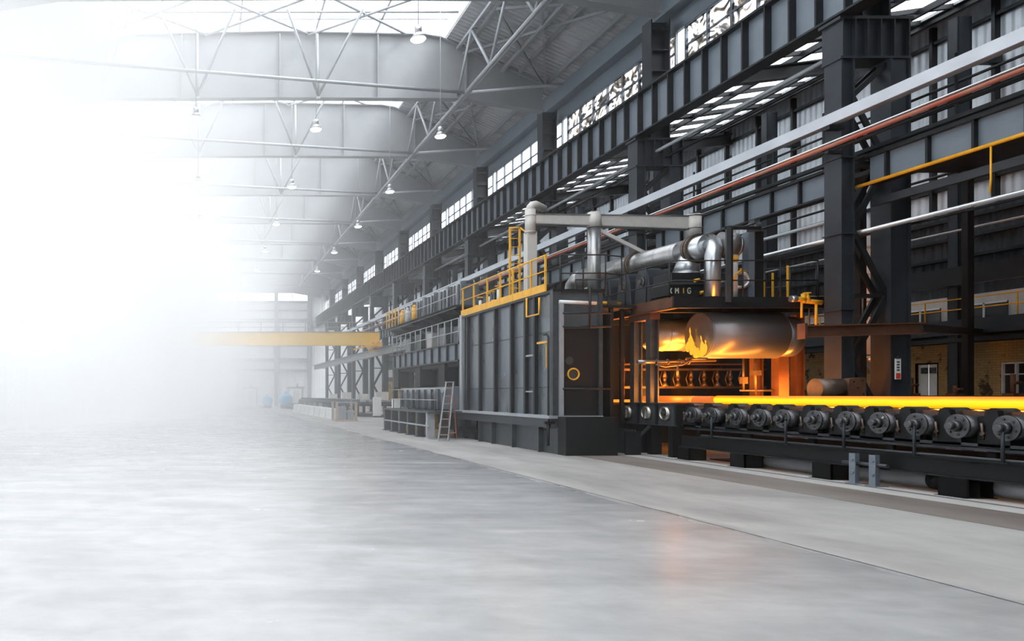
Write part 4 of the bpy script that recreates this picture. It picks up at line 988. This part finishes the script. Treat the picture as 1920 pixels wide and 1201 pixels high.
for px in (1334, 1473, 1582, 1714, 1880):
    y = 12.98*1400/(px-385)
    b = MB(); b.tube((12.98, y, .68), (12.98, y, 1.22), .026, 8); b.cone((12.98, y, 1.22), (12.98, y, 1.27), .035, .01, 8); b.tube((12.98, y, .68), (13.3, y, .68), .02, 6); b.build('grab_rod', 'col', t)
b = MB(); b.box(13.14, 13.18, 6, 20.6, .36, .66); b.box(13.04, 13.3, 6, 20.6, .34, .37); b.box(13.04, 13.3, 6, 19.8, .65, .68); b.build('base_girder', 'black', t)
MB().box(14.9, 15.1, 6, 20.6, .34, .68).build('base_girder', 'black', t)
for k in range(8): MB().box(13.45, 13.52, 7+k*1.9, 7.15+k*1.9, .3, .9).build('inner_leg', 'black', t)
for y in (20.06, 18.0, 15.5, 12.75, 10.2):
    b = MB(); b.box(13.0, 13.04, y, y+.5, 0, .34); b.box(13.42, 13.46, y, y+.5, 0, .34); b.box(13.0, 13.46, y+.0, y+.03, 0, .34) if y != 12.75 else b.box(13.2, 13.23, y, y+.5, 0, .34); b.box(13.04, 13.42, y+.24, y+.27, 0, .34); b.box(12.95, 13.5, y-.03, y+.53, 0, .02); b.build('foot', 'black', t)
for px in (1605, 1643):
    y = 12.9*1400/(px-385)
    b = MB(); b.box(12.88, 12.90, y, y+.14, .03, .62); b.box(12.90, 13.02, y+.06, y+.075, .03, .62); b.box(12.84, 13.1, y-.05, y+.18, 0, .03); b.tube((12.86, y+.06, .25), (12.9, y+.06, .25), .04, 8); b.tube((12.86, y+.06, .5), (12.9, y+.06, .5), .03, 8); b.build('jack_plate', 'web', t)
MB().tube((12.98, 14.2, .42), (12.98, 15.2, .42), .04, 8).build('jack_bar', 'mach', t)
# rollers
def make_roller(y, label, face='roller'):
    t = thing('roller', label, 'roller', (14, y, 1.24), 'conveyor rollers')
    MB().tube((13.10, y, 1.24), (13.42, y, 1.24), .195, 28).build('end_drum', 'roller', t)
    MB().tube((13.06, y, 1.24), (13.10, y, 1.24), .21, 32).build('flange', face, t)
    MB().tube((13.5, y, 1.24), (15.0, y, 1.24), .265, 28).build('barrel', 'roller', t)
    b = MB(); b.cone((12.98, y, 1.24), (13.06, y, 1.24), .085, .10, 20); b.tube((12.9, y, 1.24), (12.98, y, 1.24), .065, 8); b.build('hub', face, t)
    for k in range(6): a = 2*PI*k/6+.3; MB().tube((13.04, y+.15*math.cos(a), 1.24+.15*math.sin(a)), (13.06, y+.15*math.cos(a), 1.24+.15*math.sin(a)), .022, 8).build('bolt', 'ink', t)
    return t
r0 = None
for i, y in enumerate(RY):
    lab = 'dark flanged conveyor roller under the glowing bar, %s of the row' % ORDN[i]
    if y == 14.49: make_roller(y, 'flanged conveyor roller with a bright worn hub ring, %s of the row' % ORDN[i]).children[3].data.materials[0] = M['hub']; continue
    if not r0: r0 = make_roller(y, lab)
    else:
        dup(r0, (14, y, 1.24), lab)
for ch in []: pass
# first roller stand by the furnace mouth
t = thing('roller_stand', 'boxy dark roller stand at the furnace mouth with two covered rollers', 'stand', (13.3, 22, 0))
b = MB(); b.box(13.1, 13.16, 20.9, 23.55, .92, 1.52); b.build('front_plate', 'mach', t)
b = MB(); b.box(13.16, 15.1, 20.9, 20.96, .92, 1.52); b.box(13.16, 15.1, 20.96, 23.5, .92, 1.44); b.build('body', 'dark', t)
b = MB(); b.box(13.06, 13.2, 20.86, 23.6, 1.5, 1.54); b.build('rim', 'mach', t); b = MB(); b.box(13.06, 13.2, 20.86, 23.6, .89, .92); b.build('rim', 'mach', t)
for y in (21.62, 22.55, 23.5): MB().box(13.04, 13.1, y-.03, y+.03, .92, 1.52).build('stiffener', 'dark', t)
for x, y in ((13.12, 20.95), (13.15, 22.0), (13.15, 22.7), (13.15, 23.35)): MB().box(x, x+.3, y, y+.22, 0, .92).build('leg', 'black', t)
b = MB(); b.box(12.6, 12.64, 21.9, 22.9, 0, .75); b.beam((12.62, 22.0, .4), (13.1, 22.0, .85), .04, .08); b.build('splash_plate', 'mach', t)
b = MB(); b.box(12.3, 12.75, 21.85, 21.9, 0, .7); b.build('splash_plate', 'dark', t)
for i, y in enumerate(BY):
    t = thing('roller', ('bright silver bearing cap with dark centre on the roller stand, right end' if i == 0 else 'silver banded roller cap on the boxy roller stand, %s of two' % ('right', 'left')[i-1]), 'roller', (13, y, 1.24), 'conveyor rollers')
    MB().tube((13.0, y, 1.24), (13.1, y, 1.24), .20, 28).build('cover', 'hub', t)
    MB().torus((13.0, y, 1.24), (1, 0, 0), .17, .03, 28, 8).build('ring', 'hub', t)
    if i == 0: MB().tube((12.96, y, 1.24), (13.0, y, 1.24), .06, 12).build('centre', 'ink', t)
    else: MB().box(12.95, 13.0, y-.05, y+.03, 1.08, 1.40).build('clasp', 'hub', t)
# pale sagging pipe on the ground behind the feet
t = thing('ground_pipe', 'pale scuffed pipe lying on the floor behind the conveyor feet', 'pipe', (13.75, 12, .02))
MB().tube((13.62, 7, .2), (13.62, 19, .2), .17, 20).build('pipe', 'lightsteel', t)
for y in (11.9, 13.7, 16.2): MB().tube((13.62, y, .2), (13.62, y+.25, .2), .178, 20).build('wrap', 'black', t)
b = MB(); b.box(13.85, 15.5, 6, 20.5, 0, .03); solo(b, 'drip_tray', 'black', 'black oily drip tray on the floor beneath the roller conveyor', 'tray', (14.5, 6, 0))

# ============================================================ SECOND MACHINE LEFT OF THE FURNACE
t = thing('gallery', 'two-storey steel gallery machine left of the furnace with stiffened girders', 'machine', (11.3, 36, 0))
MB().box(10.6, 10.64, 31, 42, 3.22, 3.9).build('lower_girder', 'web', t)
MB().box(10.5, 12.0, 31, 42, 3.9, 3.96).build('lower_deck', 'dark', t)
MB().box(10.48, 10.75, 31, 42, 3.16, 3.22).build('lower_flange', 'dark', t)
for k in range(10): MB().box(10.5, 10.6, 31.4+1.13*k, 31.46+1.13*k, 3.22, 3.9).build('stiffener', 'dark', t)
MB().box(10.4, 12.2, 31, 43, 5.42, 5.5).build('upper_deck', 'dark', t)
MB().box(10.4, 10.46, 31, 43, 5.36, 5.52).build('upper_fascia', 'dark', t)
for k in range(6):
    y = 31.6+2.15*k; b = MB(); b.prism([(10.45, 5.4), (12, 5.4), (12, 4.9), (11.3, 4.9)], 'y', y, y+.12); b.build('bracket', 'black', t)
for k in range(5): MB().box(11.7, 12.1, 32+2.3*k, 32.5+2.3*k, 0, 5.4).build('post', 'black', t)
for y in (33.4, 37.2, 41.4): MB().box(10.7, 11.3, y, y+.9, 2.15, 3.2).build('support_block', 'black', t)
MB().box(10.8, 12, 31, 42, 3.0, 3.2).build('underside', 'black', t)
MB().box(11.5, 12.3, 31, 42, 4.0, 5.3).build('inner_wall', 'dark', t)
MB().box(12.0, 12.3, 31, 42, .0, 3.0).build('inner_wall', 'black', t)
cab0 = None
for i in range(5):
    y = 32.2+1.9*i; lab = 'ribbed grey tank box on the upper gallery deck, %s one' % ORDN[i]
    if not cab0:
        cab0 = t = thing('tank_box', lab, 'tank', (11.3, y, 5.5), 'tank boxes on the upper gallery')
        MB().box(11.0, 11.8, y, y+1.35, 5.5, 6.55).build('body', 'panel', t, .03)
        for k in range(3): MB().box(10.95, 11.0, y+.1+.5*k, y+.18+.5*k, 5.5, 6.55).build('rib', 'mach', t)
        MB().tube((11.4, y+.6, 6.55), (11.4, y+.6, 6.75), .2, 14).build('lid', 'mach', t)
    else: dup(cab0, (11.3, y, 5.5), lab)
for i, (y, c) in enumerate([(38.6, 'yellow'), (39.9, 'cream'), (40.9, 'yellow')]):
    b = MB(); b.tube((10.8, y, 5.5), (10.8, y, 6.25), .14, 14); b.cone((10.8, y, 6.25), (10.8, y, 6.4), .14, .05, 14)
    solo(b, 'gas_bottle', c, ('yellow' if c == 'yellow' else 'cream') + ' upright cylinder behind the upper gallery railing, %s one' % ORDN[i], 'cylinder', (10.8, y, 5.5), 'cylinders on the upper gallery')
for i in range(5):
    y = 32.0+2.0*i; b = MB(); b.box(10.95, 11.45, y, y+.9, 3.96, 4.75+.1*(i % 2)); b.tube((11.2, y+1.3, 3.96), (11.2, y+1.3, 4.9), .16, 12)
    solo(b, 'pump_unit', ('mach', 'panel', 'cream', 'mach', 'panel')[i], 'boxy pump unit on the lower gallery deck, %s one' % ORDN[i], 'pump', (11.2, y, 3.96), 'pump units on the lower gallery')
railing('guard_railing', 'light grey railing along the upper gallery deck', [(10.42, 31), (10.42, 40.2)], (5.95, 6.42), 5.5, 6.42, 'lightsteel', 9, (10.42, 36, 5.5))
railing('guard_railing', 'yellow railing round the far end of the upper gallery deck', [(10.42, 40.3), (10.42, 43), (11.6, 43)], (5.95, 6.42), 5.5, 6.42, 'yellow', 7, (10.42, 42, 5.5), .028)
railing('guard_railing', 'light grey railing along the lower gallery deck', [(10.52, 31), (10.52, 42), (11.4, 42)], (4.4, 4.95), 3.95, 4.95, 'lightsteel', 14, (10.52, 36, 3.95))
railing('guard_railing', 'light grey railing stretching on from the gallery towards the far end', [(12.9, 43), (15.4, 60)], (5.6, 6.1), 5.2, 6.1, 'lightsteel', 8, (12.9, 43, 5.2))
t = thing('hood_table', 'hooded roller table on many legs left of the furnace', 'machine', (9.9, 33, 0))
b = MB(); b.prism([(9.75, 1.15), (9.68, 1.85), (9.85, 2.08), (10.8, 2.12), (11.2, 1.9), (11.2, 1.15)], 'y', 30.6, 37.0); b.build('hood', 'panel', t, .03)
for k in range(7): MB().box(9.62, 9.72, 30.9+.95*k, 30.98+.95*k, 1.15, 2.0).build('hood_rib', 'mach', t)
MB().box(8.9, 11.3, 29.8, 37.2, 1.02, 1.10).build('table_top', 'mach', t)
MB().box(8.9, 8.96, 29.8, 37.2, .48, .54).build('mid_rail', 'lightsteel', t)
for k in range(6):
    y = 30.0+1.42*k; b = MB(); b.box(8.92, 9.22, y, y+.22, 0, 1.02); b.box(8.86, 9.28, y-.05, y+.27, 0, .04); b.build('leg', 'mach' if k else 'lightsteel', t)
for k in range(5):
    y = 30.7+1.42*k; MB().box(9.7, 10.0, y, y+.2, 0, 1.02).build('leg', ('brown', 'yellow')[k % 2], t)
for z in (1.55, 2.0): MB().tube((9.3, 30.0, z), (9.3, 37.0, z), .02, 6).build('rail', 'lightsteel', t)
for k in range(6): MB().tube((9.3, 30.1+1.36*k, 1.1), (9.3, 30.1+1.36*k, 2.0), .022, 6).build('rail_post', 'mach', t)
for i, (x, y, c) in enumerate([(10.1, 31.6, 'tan'), (10.0, 33.2, 'orange'), (10.2, 34.6, 'tan'), (9.9, 35.8, 'yellow')]):
    b = MB(); b.box(x-.3, x+.3, y-.35, y+.35, 0, .3); b.tube((x, y-.3, .45), (x, y+.3, .45), .16, 12)
    solo(b, 'spare_part', c, '%s part lying on the floor under the hooded table, %s one' % ({'tan': 'tan', 'orange': 'orange', 'yellow': 'yellow'}[c], ORDN[i]), 'part', (x, y, 0), 'parts under the hooded table')
# step ladder
t = thing('step_ladder', 'open aluminium step ladder standing left of the furnace', 'ladder', (9.3, 28.8, 0))
A0, A1, B0, B1 = Vector((8.90, 28.55, 0)), Vector((9.28, 28.55, 0)), Vector((9.34, 28.95, 2.25)), Vector((9.62, 28.95, 2.25))
for a, c in ((A0, B0), (A1, B1)): MB().beam(a, c, .035, .08).build('side_rail', 'alu', t)
for k in range(7): s = (k+.8)/7.6; MB().beam(A0.lerp(B0, s), A1.lerp(B1, s), .10, .03).build('step', 'alu', t)
MB().box(9.32, 9.64, 28.9, 29.05, 2.24, 2.28).build('top_cap', 'alu', t)
for a, c in (((9.75, 29.9, 0), (9.45, 29.0, 2.2)), ((10.0, 29.7, 0), (9.6, 29.0, 2.2))): MB().beam(a, c, .03, .04).build('rear_strut', 'orange', t)
MB().beam((9.72, 29.75, .25), (9.97, 29.6, .25), .03, .03).build('rear_strut', 'orange', t)

# ============================================================ YELLOW CRANE
t = thing('overhead_crane', 'yellow overhead crane beam spanning the hazy hall', 'crane', (3.5, 66.8, 6.1))
b = MB(); b.prism([(-9, 6.15), (14.6, 6.12), (15.0, 6.4), (15.55, 6.45), (15.55, 7.28), (-9, 7.3)], 'y', 66.6, 67.2); b.build('main_beam', 'yellowp', t)
MB().box(-9, 15.55, 66.5, 67.3, 7.3, 7.34).build('walkway', 'tan', t)
MB().box(14.9, 15.5, 65.4, 69.0, 5.95, 6.3).build('end_carriage', 'yellow', t)
for p, q in (((13.2, 66.6, 5.75), (15.5, 65.6, 6.3)), ((14.2, 66.6, 6.1), (15.5, 66.6, 5.5)), ((14.4, 66.6, 5.4), (15.3, 66.6, 6.0))): MB().beam(p, q, .12, .12).build('strut', 'yellow', t)
b = MB()
for z in (7.8, 8.25): b.tube((-9, 67.2, z), (15.4, 67.2, z), .03, 6)
b.build('handrail', 'lightsteel', t)
for k in range(13): MB().tube((-9+2*k, 67.2, 7.3), (-9+2*k, 67.2, 8.25), .03, 6).build('post', 'lightsteel', t)
b = MB(); b.beam((-4, 67, 6.1), (-4, 67, 5.2), .1, .1); b.box(-4.4, -3.6, 66.7, 67.3, 5.8, 6.15); b.build('trolley', 'yellowp', t)
t = thing('lower_runway', 'lower crane runway beam bracketed off the distant lattice columns', 'girder', (15.9, 60, 5.4))
MB().box(15.75, 16.0, 58, 108, 5.3, 5.9).build('beam', 'frame', t)
MB().box(15.6, 16.15, 58, 108, 5.9, 5.95).build('flange', 'frame', t)
for i in range(4, 10): MB().box(16.0, 16.68, YC[i]+.1, YC[i]+.4, 5.3, 5.7).build('bracket', 'frame', t)
b = MB(); b.box(-9.4, -8.9, 30, 108, 5.4, 6.0); solo(b, 'lower_runway', 'leftp', 'hazy pale lower runway beam along the left wall', 'girder', (-9.2, 30, 5.4))

# ============================================================ FAR FLOOR: racks, tanks, boxes
t = thing('cooling_bed', 'long cooling bed table of bars far down the right side', 'table', (13.2, 76, 0))
for x in (11.9, 13.6, 15.2): MB().box(x, x+.2, 58, 95, .95, 1.15).build('beam', 'mach', t)
MB().box(11.9, 15.4, 58, 95, .85, .95).build('bed', 'dark', t)
for k in range(9):
    for x in (11.9, 15.1): MB().box(x, x+.25, 59+4.2*k, 59.25+4.2*k, 0, .9).build('leg', 'dark', t)
for k in range(44): MB().beam((11.6, 58.5+.82*k, .55), (12.1, 58.5+.82*k, 1.35), .06, .08).build('hook_bar', 'dark', t)
for i, (y0, x) in enumerate([(60, 12.9), (60, 13.3), (60, 14.3), (60, 14.7)]):
    b = MB(); b.box(x, x+.15, y0, 94, 1.15, 1.3); solo(b, 'cooled_bar', 'lightsteel', 'grey finished steel bar lying on the far cooling bed, %s from the aisle' % ('first', 'second', 'third', 'fourth')[i], 'steel bar', (x, y0, 1.15), 'finished bars on the cooling bed')
bl = None
for i in range(8):
    y = 52+2.9*i; lab = 'white concrete barrier block on the far floor, %s of its row' % ORDN[i]
    if not bl:
        b = MB(); b.prism([(8.75, 0), (8.8, .2), (8.86, .78), (9.25, .78), (9.32, .2), (9.36, 0)], 'y', y, y+2.6); bl = solo(b, 'barrier_block', 'white', lab, 'block', (9, y, 0), 'white barrier blocks', .03)
    else: dup(bl, (9, y, 0), lab)
t = thing('stillage', 'tan framed stillage crate in front of the white blocks', 'crate', (9.2, 49.5, 0))
for x in (8.6, 9.85):
    for y in (48.8, 50.4): MB().box(x-.07, x+.07, y-.07, y+.07, 0, 1.28).build('post', 'tan', t)
MB().box(8.5, 9.95, 48.7, 50.5, .0, .1).build('base', 'tan', t)
for z in (.6, 1.2): MB().box(8.6, 9.85, 48.76, 48.82, z, z+.08).build('rail', 'lightsteel', t)
b = MB(); b.box(8.75, 9.25, 49, 50.2, .1, .95); b.box(9.35, 9.75, 49.1, 50.1, .1, .7); b.build('contents', 'lightsteel', t)
for i, (x, y, h) in enumerate([(13.2, 57.2, 1.55), (11.0, 42.5, 1.5)]):
    t = thing('cabinet', ('white machine cabinet at the near end of the cooling bed', 'pale control cabinet beside the far legs of the hooded table')[i], 'cabinet', (x, y, 0))
    MB().box(x-.25, x+.3, y, y+.6, 0, h).build('body', 'white', t, .02)
    MB().box(x-.2, x+.25, y-.02, y, .15, h-.1).build('door', 'white', t); MB().box(x-.28, x+.33, y-.05, y+.62, 0, .1).build('base', 'mach', t)
for i, (x, y, r, w) in enumerate([(8.0, 96, .62, 'left'), (9.9, 92, .80, 'right')]):
    t = thing('blue_tank', 'bright blue round tank on the far floor, %s of the two' % w, 'tank', (x, y, 0), 'blue tanks')
    b = MB(); b.cone((x, y-1.2, r+.25), (x, y-.9, r+.25), r*.55, r, 22); b.tube((x, y-.9, r+.25), (x, y+1, r+.25), r, 22); b.build('shell', 'blue', t)
    for s in (-.6, .6): MB().box(x-r*.7, x+r*.7, y+s-.1, y+s+.1, 0, .5).build('saddle', 'mach', t)
    MB().tube((x, y, r*2+.2), (x, y, r*2+.5), .12, 10).build('manhole', 'blue', t)
for i, (x, y, w) in enumerate([(6.0, 100, 'left of the blue tanks'), (12.0, 99, 'right of the blue tanks')]):
    t = thing('portal_machine', 'pale portal-shaped machine far back, %s' % w, 'machine', (x, y, 0), 'portal machines at the far end')
    for dx in (-1.0, .9): MB().box(x+dx-.12, x+dx+.12, y, y+.4, 0, 2.7).build('leg', 'cream', t)
    MB().box(x-1.2, x+1.1, y-.1, y+.5, 2.5, 2.75).build('crossbar', 'cream', t)
    MB().box(x-.3, x+.5, y-.2, y+.8, .3, 2.2).build('head', 'white', t)
    MB().box(x-1.4, x+1.4, y-.4, y+1, 0, .3).build('base', 'cream', t)
    MB().tube((x+.2, y, 2.7), (x+.2, y, 3.2), .08, 8).build('pipe', 'tan', t)
b = MB(); b.box(9.8, 12.6, 83, 91, .25, .5); b.box(9.8, 12.6, 83, 83.3, 0, .25); b.box(9.8, 12.6, 90.5, 91, 0, .25); b.box(10, 10.3, 83, 91, .5, .75); solo(b, 'skid_frame', 'mach', 'low grey skid frame in front of the right blue tank', 'frame', (11, 83, 0))
for i, (x, y) in enumerate([(-6.5, 98), (-3.9, 100), (-1.6, 97)]):
    t = thing('floor_machine', 'hazy grey machine at the far left of the hall, %s of three' % ('leftmost', 'middle', 'rightmost')[i], 'machine', (x, y, 0), 'hazy machines at the far left')
    MB().box(x-1, x+1, y, y+1.5, 0, .8).build('base', 'mach', t)
    MB().prism([(x-.7, .8), (x-.3, 2.3), (x+.4, 2.3), (x+.7, .8)], 'y', y+.3, y+1.1) .build('body', 'mach', t)
for i in range(6):
    x = 17.4; y = YC[4+i]-2.5
    b = MB(); b.box(x-.5, x+.5, y, y+.9, 0, 2.0-.2*(i % 2)); b.box(x-.3, x+.3, y-.1, y, .4, 1.6); solo(b, 'power_cabinet', 'cream', 'pale cabinet standing between the distant lattice columns, %s one' % ORDN[i], 'cabinet', (x, y, 0), 'cabinets between distant columns')

# ------------------------------------------------------------ white fade, put in as an added haze, thickening towards the left wall
def fade_haze():
    m = bpy.data.materials.new('white_fade_volume'); m.use_nodes = True
    nt = m.node_tree; N = nt.nodes; L = nt.links; N.remove(N['Principled BSDF'])
    tc = N.new('ShaderNodeTexCoord'); sp = N.new('ShaderNodeSeparateXYZ'); L.new(tc.outputs['Object'], sp.inputs[0])
    a = N.new('ShaderNodeMath'); a.operation = 'MULTIPLY'; a.inputs[1].default_value = -1/3.7; L.new(sp.outputs['X'], a.inputs[0])
    e = N.new('ShaderNodeMath'); e.operation = 'EXPONENT'; L.new(a.outputs[0], e.inputs[0])
    d = N.new('ShaderNodeMath'); d.operation = 'MULTIPLY'; d.inputs[1].default_value = .036; L.new(e.outputs[0], d.inputs[0])
    yr = N.new('ShaderNodeMapRange'); yr.interpolation_type = 'SMOOTHSTEP'; yr.inputs[1].default_value = 3; yr.inputs[2].default_value = 70; yr.inputs[4].default_value = 2.2; L.new(sp.outputs['Y'], yr.inputs[0])
    ym = N.new('ShaderNodeMath'); ym.operation = 'MULTIPLY'; L.new(d.outputs[0], ym.inputs[0]); L.new(yr.outputs[0], ym.inputs[1])
    mn = N.new('ShaderNodeMath'); mn.operation = 'MINIMUM'; mn.inputs[1].default_value = .14; L.new(ym.outputs[0], mn.inputs[0])
    v = N.new('ShaderNodeVolumeScatter'); v.inputs['Color'].default_value = (1, 1, 1, 1); v.inputs['Anisotropy'].default_value = 0
    L.new(mn.outputs[0], v.inputs['Density']); L.new(v.outputs[0], N['Material Output'].inputs['Volume'])
    return m
b = MB(); b.box(-11.1, 13, -1.5, YF-.6, .02, 20.8); hz = b.build('fade_haze', fade_haze()); hz['kind'] = 'stuff'
tag(hz, 'white fade put in as an added haze filling the left side of the hall', 'fade_haze')
